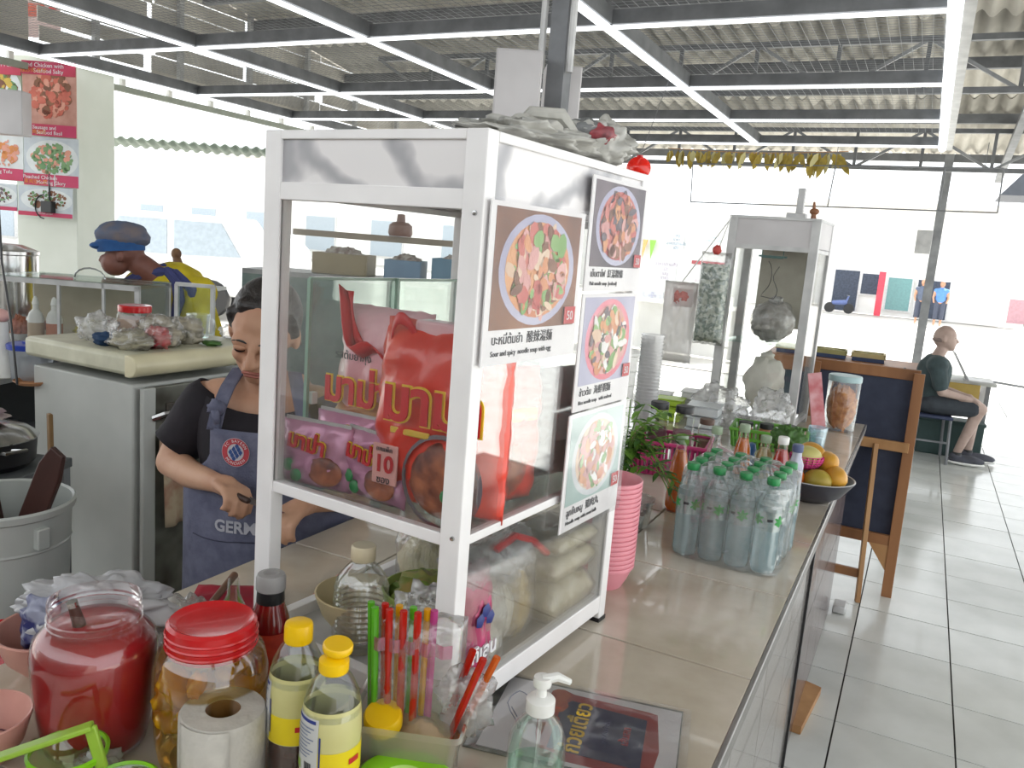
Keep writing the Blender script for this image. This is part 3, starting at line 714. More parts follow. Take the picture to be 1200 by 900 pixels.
# yellow capped sauce bottles
def seasoning(loc, rz, label, flip=False):
    t = thing('seasoning_bottle', label, 'bottle', loc, rz)
    R = lambda z: .034 if z < .15 else .034 - (z-.15)**1.5*1.1
    pr = [(.026, 0), (.031, .002), (.034, .01), (.0335, .055), (.0345, .07), (.035, .12), (.034, .152), (.030, .172), (.0225, .188), (.016, .196), (.0145, .200), (.0145, .208)]
    obj('bottle_body', MB().lathe(pr, 32), M_pet, t)
    obj('dark_sauce', MB().lathe([(0, .002), (.030, .004), (.032, .012), (.0315, .055), (.0322, .074), (0, .0745)], 28), P('dark_fish_sauce', H('2c1410'), .2, c2=H('4a2214'), coat=.5), t)
    rf = lambda z: .0348 if z < .135 else .0348-(z-.135)*.10
    lb = obj('label_sleeve', MB().patch(rf, 0, 2*PI, .075, .160, 33, 6), P('pale_yellow_label', H('c9c48a'), .35, c2=H('bdb87c'), coat=.3), t)
    obj('yellow_print', MB().patch(rf, -PI/2-.1, -PI/2+2.0, .076, .112, 14, 4, .0009), P('yellow_label_print', H('e6cf1e'), .35), lb)
    obj('info_panel', MB().patch(rf, -PI/2-1.35, -PI/2-.1, .080, .152, 12, 4, .0010), P('white_label_print', H('c5c6c4'), .4), lb)
    obj('blue_bar', MB().patch(rf, -PI/2-1.2, -PI/2-.2, .146, .150, 10, 2, .0014), M_inkb, lb)
    for k in range(9):
        obj('print_line', MB().patch(rf, -PI/2-1.2, -PI/2-.25-.12*(k % 3), .139-.0045*k, .1405-.0045*k, 8, 2, .0014), P('grey_print', H('77809a'), .5), lb)
    for k in range(9):
        a = -PI/2-.62+.035*k
        obj('barcode_bar', MB().patch(rf, a, a+.018*(1+k % 2*.5), .083, .097, 2, 2, .0014), M_ink, lb)
    obj('green_print', MB().patch(rf, -PI/2-1.15, -PI/2-.85, .083, .094, 4, 2, .0014), P('label_green_print', H('86a83a'), .5), lb)
    obj('dark_stripe', MB().patch(rf, -PI/2-.06, -PI/2+.0, .088, .132, 3, 3, .0014), M_inkb, lb)
    obj('red_print', MB().patch(rf, -PI/2+.95, -PI/2+1.4, .094, .101, 6, 2, .0016), M_inkr, lb)
    obj('cap', MB().lathe([(.0165, .196), (.0175, .198), (.0175, .216), (.0165, .220), (.013, .222), (0, .2225)] if not flip else [(.0165, .196), (.0175, .198), (.0175, .210), (.013, .213), (.006, .216), (0, .2165)], 24), M_yel, t)
    if flip:
        obj('flip_lid', MB().lathe([(0, 0), (.016, 0), (.0175, .002), (.0175, .008), (.016, .010), (0, .010)], 24, TR(.002, .004, .219, .1, .1)), M_yel, t)
    return t
seasoning(at(-.628, .73), -.25, 'seasoning bottle with a round yellow cap, left of the two yellow-capped ones', False)
seasoning((-.548, .70, CT-.005+.006), .35, 'seasoning bottle with an open yellow flip cap, beside the straw tub', True)
# dark red sauce bottle with grey cap
t = thing('sauce_bottle', 'dark red chilli sauce bottle with a grey cap behind the yellow-capped bottle', 'bottle', at(-.800, .865))
obj('bottle_body', MB().lathe([(.0, 0), (.026, .001), (.031, .006), (.031, .10), (.028, .125), (.020, .15), (.0165, .165), (.016, .172), (0, .173)], 28), P('deep_red_sauce', H('7d1212'), .15, c2=H('5c0c0e'), coat=.5), t)
obj('neck_band', MB().lathe([(.0195, .148), (.0205, .152), (.0195, .170), (.017, .172)], 24), M_black, t)
obj('cap', MB().lathe([(.0195, .168), (.0215, .170), (.0215, .188), (.0195, .193), (.012, .195), (.006, .192), (0, .1925)], 24), P('grey_cap', H('8f8d8c'), .4), t)
obj('label', MB().patch(lambda z: .0312, -2.6, 0.2, .03, .11, 14, 3), P('orange_red_label', H('b23a22'), .4, c2=H('8a2418'), ns=40), t)
# clear bottle with cream cap
t = thing('clear_bottle', 'empty ribbed clear bottle with a cream screw cap behind the seasoning bottles', 'bottle', (-.742, 1.01, CT+.036)); t.scale = (.95, .95, .86)
pr = [(0, .001), (.04, .001), (.046, .008)]
for k in range(9): pr += [(.0475, .016+.011*k), (.0455, .0215+.011*k)]
pr += [(.047, .12), (.041, .14), (.028, .158), (.0195, .168), (.0185, .176)]
obj('bottle_body', MB().lathe(pr, 32), CL('cloudy_bottle', (.93, .94, .93), .22, .14, (.85, .86, .84), .06), t)
obj('cap', MB().lathe([(.020, .172), (.021, .174), (.021, .198), (.019, .201), (0, .201)], 28), P('cream_plastic', H('cdbfa0'), .4), t)
# green bottle
t = thing('green_bottle', 'small clear bottle of bright green liquid behind the pickle jar', 'bottle', at(-.915, .905))
obj('bottle_body', MB().lathe([(0, 0), (.022, .001), (.024, .005), (.024, .075), (.019, .095), (.010, .115), (.009, .14)], 24), M_pet, t)
obj('liquid', MB().lathe([(0, .002), (.021, .003), (.022, .007), (.022, .07), (0, .071)], 24), TL('bright_green_liquid', H('45d62a')), t)
# straw tub
t = thing('plastic_tub', 'rectangular clear plastic tub holding coloured straws', 'tub', at(-.513, .822), .35)
def tubwall(s, z0, z1):
    mb = MB(); a, b = (.055, .045), (.069, .058)
    def ring(w, d, z, r=.012):
        out = []
        for (sx, sy, a0) in ((1, 1, 0), (-1, 1, PI/2), (-1, -1, PI), (1, -1, 1.5*PI)):
            for k in range(5):
                q = a0+PI/2*k/4; out.append((sx*(w-r)+r*math.cos(q), sy*(d-r)+r*math.sin(q), z))
        return out
    rs = [ring(a[0]*s, a[1]*s, z0), ring(b[0]*s, b[1]*s, z1-.012), ring(b[0]*s+.006, b[1]*s+.006, z1-.009), ring(b[0]*s+.006, b[1]*s+.006, z1)]
    vs = [p for r in rs for p in r]; n = 20; fs = [(i, (i+1) % n, n+(i+1) % n, n+i) for i in range(n)]
    fs = [tuple(j*n+q for q in f) for j in range(3) for f in fs]; fs.append(tuple(range(n)))
    return mb.add(vs, fs)
obj('tub_wall', tubwall(1, .001, .105), CL('cloudy_tub', (.90, .90, .84), .15, .38, (.72, .70, .58), .15), t)
obj('wrapped_sticks', MB().ball((.01, -.005, .05), (.046, .036, .045), 20, 12, .2, 10, 2), P('wooden_sticks_in_wrap', H('9c8468'), .6, c2=H('7a6248'), ns=40, stretch=(1, 1, .1)), t)
SC = [('green', 'green straw', H('6cc230')), ('green', 'green straw', H('6cc230')), ('red', 'red straw', H('d42a1c')), ('red', 'red straw', H('d42a1c')), ('yellow', 'yellow straw', H('eeb41c')), ('red', 'red straw', H('d42a1c')), ('green', 'green straw', H('6cc230')), ('red', 'red straw', H('d42a1c')), ('yellow', 'yellow straw', H('eeb41c')), ('pink', 'pink straw', H('d0559a')), ('red', 'red straw', H('d42a1c')), ('red', 'red straw', H('d42a1c')), ('orange', 'orange straw', H('e8782a'))]
c_, s_ = math.cos(.35), math.sin(.35)
ORD = ['first', 'second', 'third', 'fourth', 'fifth', 'sixth', 'seventh', 'eighth', 'ninth', 'tenth', '11th', '12th', '13th', '14th', '15th', '16th', '17th', '18th', '19th', '20th', '21st', '22nd', '23rd', '24th', '25th', '26th', '27th']
for k, (nm, lb, colr) in enumerate(SC):
    lx = -.052+.0079*k; ly = (-.014 if k % 2 else .0)+(.012 if k > 8 else 0)
    x = -.513+lx*c_-ly*s_; y = .822+lx*s_+ly*c_
    lean = (-.05+.006*k) if k < 10 else .26+.05*(k-10)
    lx = lx if k < 10 else lx-.03
    o = single('straw', MB().tube([(0, 0, 0), (0, 0, .218 if k < 10 else .17)], .0048, 8), TL('straw_'+nm, colr),
       '%s standing in the bagged bunch, %s straw from the left' % (lb, ORD[k]) if k < 9 else ('pink straw half hidden in the bagged bunch' if nm == 'pink' else ('orange straw leaning out to the right of the bunch' if nm == 'orange' else 'red straw leaning out to the right of the bunch, the %s of two' % ('upper' if k == 10 else 'lower'))), 'straw', (x, y, CT+.02), group='straws in the clear tub')
    o.rotation_euler = (0.0, lean, .35)
t = thing('straw_bag', 'crinkled clear bag wrapped round the bunch of straws', 'bag', at(-.512, .83), .35)
obj('film', MB().pillow(.125, .21, .05, TR(-.004, 0, .125), sd=71, pin=5, amp=.15), M_film, t)
obj('pink_print', MB().surf(lambda u, v: (-.055+.10*u, -.026-.003*math.sin(u*30), .182+.018*v), 20, 2), CL('pink_print_film', (.98, .7, .8), .2, .4, H('d66a96')), t)
t = thing('plastic_bag', 'scrunched clear bag corner sticking out of the straw tub on the right', 'bag', at(-.458, .86), .35)
obj('film', MB().ball((0, 0, .11), (.035, .02, .045), 20, 14, .7, 9, 4), M_bag, t)
t = thing('plastic_bag', 'small crumpled clear bag standing behind the straws inside the frame corner', 'bag', at(-.60, .985), .35)
obj('film', MB().ball((0, 0, .12), (.05, .03, .06), 22, 16, .6, 9, 14), M_bag, t)
single('jar_cap', MB().lathe([(0, 0), (.022, 0), (.0245, .002), (.0245, .018), (.022, .022), (.01, .0235), (0, .0235)], 28), M_yel, 'round yellow cap lying in the front of the clear straw tub', 'cap', (-.536, .790, CT+.085), rot=(.35, .15, 0))
# lime lid / ring
t = thing('lime_pot', 'small tub with a bright lime green round rim at the bottom edge beside the tub', 'lid', at(-.470, .742))
obj('rim', MB().lathe([(.028, .058), (.034, .062), (.056, .062), (.061, .058), (.063, .05), (.061, .046)], 40), M_lime, t)
obj('inset', MB().lathe([(0, .055), (.027, .056), (.029, .060)], 30), P('pale_lime', H('b0d66a'), .4), t)
obj('pot', MB().lathe([(0, 0), (.045, 0), (.05, .005), (.058, .048), (.055, .05)], 32), CL('cloudy_tub', (1, 1, 1)), t)
# hand sanitiser pump
t = thing('pump_bottle', 'clear hand gel pump bottle standing on the laminated sheet edge', 'bottle', (-.357, .872, CT+.001), .3)
obj('bottle_body', MB().lathe([(0, 0), (.03, .001), (.036, .006), (.038, .05), (.037, .085), (.030, .105), (.017, .118), (.014, .122), (.014, .128)], 32), M_pet, t)
obj('gel', MB().lathe([(0, .003), (.031, .005), (.034, .01), (.035, .05), (0, .052)], 30), CL('green_gel', (.72, .86, .78), .05, .12, (.6, .8, .7)), t)
obj('dip_tube', MB().tube([(0, 0, .01), (.002, 0, .12)], .0025, 6), CL('cloudy_bottle', (1, 1, 1)), t)
pm = obj('pump_collar', MB().lathe([(.016, .122), (.0185, .124), (.0185, .140), (.016, .143), (.007, .145), (.006, .158), (.0055, .158)], 24), M_white, t)
obj('nozzle', MB().lathe([(0, 0), (.011, 0), (.012, .004), (.011, .012), (0, .013)], 18, TR(0, 0, .158)).tube([(0, 0, .166), (.018, .006, .170), (.034, .012, .162)], [.007, .006, .004], 8), M_white, pm)
# laminated sheet
t = thing('laminated_sheet', 'laminated white sheet with red-framed navy print lying on the counter', 'sheet', (-.358, 1.052, CT+.003), .21)
obj('paper', MB().box((0, 0, .0008), (.275, .195, .0014)), M_paper, t, smooth=False)
obj('red_print', MB().prism([(-.05, -.09), (.105, -.09), (.112, -.02), (.102, .075), (.09, .078), (-.03, .083), (-.045, .09), (-.062, .08), (-.075, .06), (-.055, .02), (-.07, -.0), (-.065, -.04)], .0015, .0018), P('print_brick_red', H('a23a34'), .4, c2=H('8c2c2c')), t, smooth=False)
obj('navy_print', MB().prism([(-.042, -.068), (.09, -.072), (.088, .054), (-.03, .064), (-.043, .045)], .0018, .0021), P('print_navy', H('2c2f52'), .4), t, smooth=False)
for k, (x, y, r) in enumerate(((-.058, .045, .026), (-.054, .0, .018), (-.05, .075, .016))):
    obj('flower_print', MB().lathe([(r, .0021), (r*.6, .0024), (0, .0024)], 9, TR(x, y, 0)), P('print_orange_red', H('b8583a'), .4, c2=H('9a3c2c'), ns=60), t, smooth=False)
text('ก๋วยเตี๋ยว', .036, M_inky, t, TR(-.008, -.002, .0022, 0, 0, PI/2), bold=.0008)
text('เส้นสด', .018, M_inkr, t, TR(.062, .0, .0022, 0, 0, PI/2))
text('สูตรต้นตำรับ', .012, P('print_faded_blue', H('55587e'), .5), t, TR(.032, .0, .0022, 0, 0, PI/2))
obj('line_drawing', MB().tube([(-.125+.02*math.cos(q*.55)*(1+.3*math.sin(q))+.02, -.01+.05*math.sin(q*.42)+.02, .002) for q in range(0, 16)], .0008, 5), P('print_grey_blue', H('6a7290'), .5), t)
obj('laminate', MB().surf(lambda u, v: (-.152+.304*u, -.108+.216*v, .0035+.002*noise.noise(Vector((u*4, v*4, 1)))), 14, 10), CL('sheet_laminate', (.97, .97, .98), .2, .04, (.9, .9, .95), .1, bump=.12, bs=12), t)
# folded grey band under the sheet end
single('plastic_folder', MB().box((0, 0, 0), (.295, .212, .0016)), P('grey_folder', H('55564f'), .4, c2=H('8a8a80'), ns=40), 'dark grey folder showing as a rim under the laminated sheet', 'folder', (-.366, 1.052, CT+.001), .21, bevel=.0005)

# bowls and tubs at the lower left corner
t = thing('pink_bowl', 'pink plastic bowl with rubber bands at the lower left corner', 'bowl', at(-.980, .548)); t.scale = (.93, .93, 1)
M_pb = P('dusty_pink_plastic', H('cf9a8e'), .4, c2=H('bd877c'))
obj('body', MB().lathe([(0, .004), (.028, .004), (.05, .03), (.061, .065), (.063, .066), (.064, .064), (.053, .028), (.03, 0), (0, 0)], 36), M_pb, t)
for k, (dx, dy, rr) in enumerate(((.015, .01, .02), (-.01, -.005, .017))):
    single('rubber_band', MB().tube([(dx+rr*math.cos(a*PI/6), dy+rr*.8*math.sin(a*PI/6), .0) for a in range(13)], .0012, 6), P('maroon_rubber', H('5a1a2c'), .5), ['maroon rubber band lying to the right in the pink bowl', 'maroon rubber band lying to the left in the pink bowl'][k], 'rubber band', (-.980, .548, CT+.035+.004*k), group='rubber bands in the pink bowl')
t = thing('salmon_bowl', 'salmon pink bowl holding a crumpled white bag with blue print behind the red jar', 'bowl', at(-1.115, .735))
obj('body', MB().lathe([(0, .004), (.035, .004), (.06, .03), (.075, .07), (.078, .071), (.079, .068), (.064, .028), (.038, 0), (0, 0)], 36), M_pb, t)
t = thing('plastic_bag', 'crumpled white plastic bag with blue print lying in the salmon bowl', 'bag', (-1.06, .775, CT+.085), .4)
obj('film', MB().ball((0, 0, .02), (.115, .065, .042), 34, 20, .55, 10, 21), P('white_blue_bag', H('b3b2b4'), .35, c2=H('9a9a9e'), ns=14, bump=.6, bs=25), t)
obj('blue_print', MB().ball((-.055, -.045, .0), (.035, .025, .045), 18, 12, .6, 9, 6), P('blue_printed_film', H('8f93a8'), .35, c2=H('2a2f66'), ns=26, lo=.45, hi=.55), t)
t = thing('plastic_bag', 'crumpled clear bag behind the red-lidded pickle jar', 'bag', at(-1.02, .90), .2)
obj('film', MB().ball((0, 0, .03), (.09, .05, .045), 30, 18, .6, 10, 31), M_bag, t)
t = thing('plastic_bag', 'small crumpled clear bag between the red jar and the tissue roll', 'bag', at(-.825, .60), .2)
obj('film', MB().ball((0, 0, .02), (.03, .025, .02), 24, 16, .6, 10, 33), M_bag, t)
# lime tub with handle
t = thing('lime_tub', 'clear tub with lime green rim and upright lime handle near the bottom left', 'tub', at(-.842, .572), .2); t.scale = (.9, .9, 1)
obj('tub_wall', MB().lathe([(0, 0), (.034, 0), (.038, .004), (.046, .05), (.048, .052)], 32), CL('green_tub', (.75, .85, .55), .15, .3, (.5, .65, .25)), t)
obj('rim', MB().lathe([(.046, .050), (.050, .050), (.051, .056), (.047, .058), (.045, .054)], 32), M_lime, t)
obj('handle', MB().bar((-.062, -.06, .062), (.042, -.002, .098), .018, .007).bar((.040, -.004, .098), (.055, .0, .045), .016, .007), P('lime_plastic_dull', H('93b83a'), .4), t, bevel=.002)
t = thing('lime_tub', 'second small lime green tub between the lime handle and the tissue roll', 'tub', at(-.757, .582), 0); t.scale = (.9, .9, 1)
obj('tub_wall', MB().lathe([(0, 0), (.03, 0), (.034, .004), (.041, .035), (.043, .037)], 32), _mats['green_tub'], t)
obj('rim', MB().lathe([(.041, .035), (.045, .035), (.046, .040), (.042, .042), (.040, .038)], 32), M_lime, t)
obj('dip', MB().lathe([(.038, .03), (0, .031)], 24), P('lime_dip', H('8fae3c'), .4), t)
# napkin and spoon
single('red_napkin', MB().surf(lambda u, v: (-.08+.16*u, -.05+.1*v, .004+.006*noise.noise(Vector((u*5, v*5, 3)))), 14, 10), P('crimson_cloth', H('a01c30'), .8, c2=H('85152a')), 'folded crimson napkin lying near the back edge of the counter', 'napkin', at(-1.075, 1.07), .6, solid=.003)
t = thing('wooden_spoon', 'brown wooden spoon handle resting on the crimson napkin', 'spoon', at(-1.06, .99))
obj('handle', MB().tube([(0, 0, .02), (-.04, .10, .035)], [.006, .0075], 10), P('spoon_wood', H('6e4c38'), .5), t)
obj('bowl_end', MB().ball((.01, -.025, .016), (.018, .026, .008), 14, 8), _mats['spoon_wood'], t)
for k, c in enumerate(('c84a5a', 'd8d4cc')):
    single('pen', MB().tube([(0, 0, 0), (.03, .10, .05)], .004, 8), P('pen_%d' % k if 0 else ('pink_pen' if k == 0 else 'white_pen'), H(c), .4), ['pink pen leaning behind the cabinet front post', 'white pen leaning behind the cabinet front post'][k], 'pen', (-.935+.03*k, 1.10, CT+.02))
# ---------------------------------------------------------------- right-hand goods on the counter
PB = Vector((-.535, 1.585, CT+.001))
bm0 = None
for k in range(19):
    lab = 'topmost pink bowl of the tall stack beside the cabinet' if k == 18 else ('lowest pink bowl of the tall stack beside the cabinet' if k == 0 else '%s pink bowl from the bottom of the tall stack beside the cabinet' % ORD[k])
    mm = MB().lathe([(0, .003), (.042, .003), (.052, .02), (.063, .05), (.0655, .051), (.067, .049), (.0665, .044), (.064, .043), (.054, .018), (.044, -.001), (0, 0)], 32) if bm0 is None else None
    o = obj('pink_bowl', mm, M_pink, None, (PB.x, PB.y, PB.z+.0102*k), me=bm0, label=lab, category='bowl', group='stacked pink bowls')
    if bm0 is None: bm0 = o.data
# water bottles
M_wat = CL('bottled_water', (.90, .96, .98), .05, .34, (.72, .90, .94))
M_gcap = P('green_cap', H('1f8a48'), .35)
def leaf(s):
    pts = []
    for k in range(5):
        a = PI/2 + (k-2)*1.05
        pts += [(.45*s*math.cos(a-.42), .45*s*math.sin(a-.42)), (.8*s*math.cos(a-.2), .8*s*math.sin(a-.2)), (s*math.cos(a), s*math.sin(a)), (.8*s*math.cos(a+.2), .8*s*math.sin(a+.2))]
    pts.append((-.06*s, -.9*s)); pts.insert(0, (.06*s, -.9*s))
    return pts
wb = thing('water_bottle', 'clear water bottle with green cap inside the shrink-wrapped pack on the counter', 'bottle', (0, 0, 0), group='water bottles in the pack')
pr = [(0, .006), (.018, .001), (.026, .003), (.0295, .012)]
for k in range(4): pr += [(.0298, .02+.014*k), (.0285, .027+.014*k)]
pr += [(.0298, .08), (.0298, .15), (.0285, .165), (.022, .188), (.0135, .203), (.0125, .208), (.0125, .214)]
obj('bottle_body', MB().lathe(pr, 22), M_pet, wb)
obj('water', MB().lathe([(0, .007), (.025, .005), (.028, .014), (.0283, .12), (.0283, .150), (.027, .163), (0, .164)], 20), M_wat, wb)
obj('cap', MB().lathe([(.0145, .208), (.015, .209), (.015, .222), (.0135, .2245), (0, .2245)], 18), M_gcap, wb)
lb = obj('label', MB().patch(lambda z: .0299, 0, 2*PI, .105, .15, 25, 2), CL('clear_label', (.92, .95, .93), .2, .18, (.85, .92, .9)), wb)
def bend(p): a = -PI/2 + p.x/.0305; return Vector((.0308*math.cos(a), .0308*math.sin(a), p.y+.128))
lf = MB()
pts = leaf(.0150); 
for ax in (-.9, .75, 2.8):
    n = len(pts); vs = [(.0310*math.cos(-PI/2+ax+x/.031), .0310*math.sin(-PI/2+ax+x/.031), y+.13) for x, y in pts]
    cx = sum(v[0] for v in vs)/n; cy = sum(v[1] for v in vs)/n
    vs.append((.0313*math.cos(-PI/2+ax), .0313*math.sin(-PI/2+ax), .13))
    lf2 = MB().add(vs, [(i, (i+1) % n, n) for i in range(n)])
    obj('leaf_print', lf2, P('leaf_print_green', H('2e9a44'), .5), lb, smooth=False)
obj('dark_print', MB().patch(lambda z: .0299, -PI/2-.2, -PI/2+.2, .128, .134, 5, 2, .001), M_ink, lb)
WX, WY, s = -.432, 1.872, .0615
first = True
for j in range(4):
    for i in range(4):
        p = (WX+s*i+.004*j, WY+s*j, CT+.003)
        lab = 'clear green-capped water bottle of the wrapped pack, %s row, %s' % (['front', 'second', 'third', 'back'][j], ['leftmost', 'second from left', 'second from right', 'rightmost'][i])
        if first: wb.location = p; wb['label'] = lab; first = False
        else: dup(wb, loc=p, rz=random.uniform(-.5, .5), label=lab)
t = thing('shrink_wrap', 'glossy clear shrink film round the pack of water bottles', 'packaging', (WX+1.5*s+.006, WY+1.5*s, CT+.002))
def wrap(u, v):
    a = 2*PI*u; hw, hd = 2*s+.002, 2*s+.002; e = 5
    c, s2 = math.cos(a), math.sin(a)
    q = (abs(c)**e+abs(s2)**e)**(-1/e)
    x, y = q*c, q*s2
    if v < .72:
        z = .205*v/.72; k = 1 - .02*math.sin(v*8)
    else:
        w = (v-.72)/.28; k = (1-w); z = .205 + .022*min(1, w*5)
    X, Y = x*hw*k, y*hd*k
    bump_ = .004*noise.noise(Vector((X*40, Y*40, z*12)))
    if v >= .72:
        z -= .016*(1-abs(math.cos(PI*(X/s))*math.cos(PI*(Y/s)))) * (0 if v >= 1 else 1) - .016
        z -= .012
    return (X*(1+bump_*4), Y*(1+bump_*4), z+bump_)
obj('film', MB().surf(wrap, 80, 40, cu=True), CL('shrink_film', (.97, .985, .99), .24, .04, (.9, .95, .97), .12, bump=.5, bs=16, patchy=.12), t)
# herbs
t = thing('herb_bunch', 'bunch of long leafy green herbs spilling over behind the bowl stack', 'herbs', (-.665, 2.06, CT+.002))
M_lf1 = P('herb_green', H('6f9a3a'), .5, c2=H('557a2a'), ns=20); M_lf2 = P('herb_dark_green', H('46702c'), .5, c2=H('335522'), ns=20)
obj('pot', MB().lathe([(0, 0), (.036, 0), (.04, .005), (.052, .09), (.055, .092), (.05, .09), (.045, .08), (0, .08)], 28), P('green_pot', H('5fa52a'), .35, c2=H('549624')), t)
rnd = random.Random(5)
for k in range(30):
    a = rnd.uniform(0, 2*PI); sp = rnd.uniform(.02, .17); hh = rnd.uniform(.16, .34) - sp*.6
    if k > 25: sp = rnd.uniform(.13, .19); hh = rnd.uniform(-.0, .06); a = rnd.uniform(-.9, .1)
    pts = [(.02*math.cos(a)*q + sp*math.cos(a)*q*q, .02*math.sin(a)*q+sp*math.sin(a)*q*q*.8, .07+hh*q + (.12*math.sin(PI*q) if k > 25 else .04*math.sin(PI*q))) for q in [i/6 for i in range(7)]]
    st = obj('stem', MB().tube(pts, [.0026-.0002*i for i in range(7)], 5), M_lf1, t)
    for i in range(2, 7):
        for sd in (-1, 1):
            p = Vector(pts[i]); L = rnd.uniform(.03, .055); b = a + sd*rnd.uniform(.5, 1.4); dz = rnd.uniform(-.5, .4)
            d = Vector((math.cos(b), math.sin(b), dz)).normalized(); w = d.cross(Vector((0, 0, 1))).normalized()*L*.17; n = w.cross(d).normalized()*L*.06
            vs = [p, p+d*L*.3+w+n, p+d*L*.65+w*.8+n, p+d*L-n, p+d*L*.65-w*.8+n, p+d*L*.3-w+n]
            obj('leaf', MB().add(vs, [(0, 1, 2, 3, 4, 5)]), M_lf1 if rnd.random() < .6 else M_lf2, st, smooth=False, solid=.0006)
t = thing('food_tub', 'round translucent tub of white food in front of the herbs', 'tub', (-.60, 1.985, CT+.001))
obj('tub_wall', MB().lathe([(0, 0), (.035, 0), (.04, .004), (.05, .075), (.053, .077)], 28), CL('grey_tub', (.85, .87, .87), .15, .3, (.7, .72, .72)), t)
obj('white_food', MB().ball((0, 0, .06), (.044, .044, .03), 20, 12, .4, 14, 3), P('white_shreds', H('d8cfcc'), .7, c2=H('c4a8a4'), ns=40), t)
# juice bottles
def juice(x, y, colr, nm, lab, h=1.0, capc=None, fill=.8):
    t = thing('juice_bottle', lab, 'bottle', at(x, y), random.uniform(-1, 1), 'juice bottles behind the water pack')
    pr = [(0, 0), (.024, .001), (.03, .008), (.031, .03), (.028, .07), (.0285, .09), (.024, .125), (.016, .15), (.0145, .165), (.0145, .175)]
    obj('bottle_body', MB().lathe([(r, z*h) for r, z in pr], 22), M_pet, t)
    pf = [(0, .003), (.023, .004), (.028, .01), (.029, .03), (.026, .07), (.0265, .09), (.022, .122), (.0145, .15)]
    m = [(r, z*h) for r, z in pf if z <= .15*fill+.03]; m.append((0, m[-1][1]))
    obj('juice', MB().lathe(m, 20), TL('juice_'+nm, colr), t)
    obj('cap', MB().lathe([(.0155, .168*h), (.0165, .17*h), (.0165, .186*h), (.015, .189*h), (0, .189*h)], 18), P('juice_cap_green', H('8fa287'), .4) if capc is None else capc, t)
juice(-.545, 2.19, H('ee8212'), 'orange', 'orange juice bottle leaning half behind the menu card, nearest of the juices', 1.15)
juice(-.505, 2.44, H('ee8212'), 'orange', 'orange juice bottle only a third full beside the menu card', 1.1, fill=.1)
juice(-.435, 2.50, H('ee8212'), 'orange', 'full orange juice bottle between the half-full one and the pale yellow one', 1.15)
juice(-.372, 2.52, H('d6c28a'), 'lychee', 'pale yellow drink bottle between the orange and the red ones', 1.0)
juice(-.318, 2.50, H('dc2a26'), 'red', 'bright red drink bottle with a pale label near the fruit bowl', 1.05, M_white)
t = thing('menu_card', 'small transparent card stand with pinkish card before the orange juice', 'card', at(-.475, 2.29), -.5)
obj('card', MB().box((0, 0, .10), (.055, .003, .16), TR(0, 0, 0, -.12, .12)), P('pinkish_card', H('cfb0b4'), .3, c2=H('c2a0a6')), t)
obj('sleeve', MB().box((0, 0, .10), (.062, .006, .17), TR(0, 0, 0, -.12, .12)), M_film, t)
t = thing('spray_bottle', 'tall slim silver bottle with blue cap right of the red drink', 'bottle', at(-.262, 2.38))
obj('bottle_body', MB().lathe([(0, 0), (.02, 0), (.022, .004), (.022, .15), (.014, .17), (.012, .19)], 20), P('silver_film_label', H('a9abb6'), .3, .4, H('8f91a0'), 30), t)
obj('cap', MB().lathe([(.014, .186), (.0155, .188), (.0155, .205), (.013, .208), (0, .208)], 16), P('slate_blue_cap', H('5a6488'), .4), t)
obj('striped_band', MB().patch(lambda z: .0222, 0, 2*PI, .06, .075, 20, 2, .001), M_inkb, t)
# fruit bowl
t = thing('fruit_bowl', 'shallow dark grey bowl heaped with mangoes at the counter edge', 'bowl', at(-.232, 2.60))
obj('body', MB().lathe([(0, .006), (.05, .006), (.085, .03), (.118, .072), (.122, .074), (.124, .071), (.09, .024), (.055, 0), (0, 0)], 40), P('dark_slate_plastic', H('37363f'), .35), t)
obj('pale_rim', MB().lathe([(.119, .0735), (.1215, .0755), (.124, .0735)], 40), M_alug, t)
M_mg = P('ripe_mango', H('d9a23a'), .45, c2=H('c08a2c'), ns=6); M_mg2 = P('green_yellow_mango', H('b89a3c'), .45, c2=H('9a8a34'), ns=6)
def mango(x, y, z, rz, rx, m, lab, L=.056):
    t = single('mango', MB().ball((0, 0, 0), (L, .034, .036), 18, 12, .08, 5, x*9), m, lab, 'fruit', (-.232+x, 2.60+y, CT+z), group='mangoes in the fruit bowl'); t.rotation_euler = (rx, .3*rx, rz)
    obj('stem_end', MB().lathe([(0, 0), (.005, 0), (.004, .004), (0, .005)], 8, TR(L*.97, 0, 0, 0, PI/2)), M_lf2, t)
mango(-.02, .055, .13, 2.2, .3, M_mg, 'long yellow mango on top at the back of the heap', .062)
mango(.03, .03, .115, 2.0, .5, M_mg, 'yellow mango on the right slope of the heap', .06)
mango(.065, -.02, .085, 1.9, .2, M_mg, 'yellow mango by the right rim of the bowl')
mango(.02, -.06, .075, 2.6, .1, M_mg2, 'greenish mango at the front rim of the bowl', .046)
mango(-.06, .02, .09, 1.4, .1, M_mg, 'yellow mango low at the back left of the bowl')
single('orange_fruit', MB().ball((0, 0, 0), .028, 16, 10), P('orange_peel', H('e0772a'), .5, bump=.2, bs=200), 'small round orange at the left front of the fruit bowl', 'fruit', (-.275, 2.535, CT+.075))
t = thing('netted_mango', 'pale mango in a pink foam net on the front of the heap', 'fruit', (-.255, 2.575, CT+.125), .4)
obj('fruit', MB().ball((0, 0, .01), (.046, .038, .034), 18, 12), P('pale_green_mango', H('b9b26a'), .45), t)
def netf(u, v):
    a = 2*PI*u; b = -PI/2+PI*.55*v
    return (.049*math.cos(a)*math.cos(b), .041*math.sin(a)*math.cos(b), .01+.037*math.sin(b))
o = obj('foam_net', MB().surf(netf, 18, 9, cu=True), P('pink_foam', H('d8488c'), .7), t)
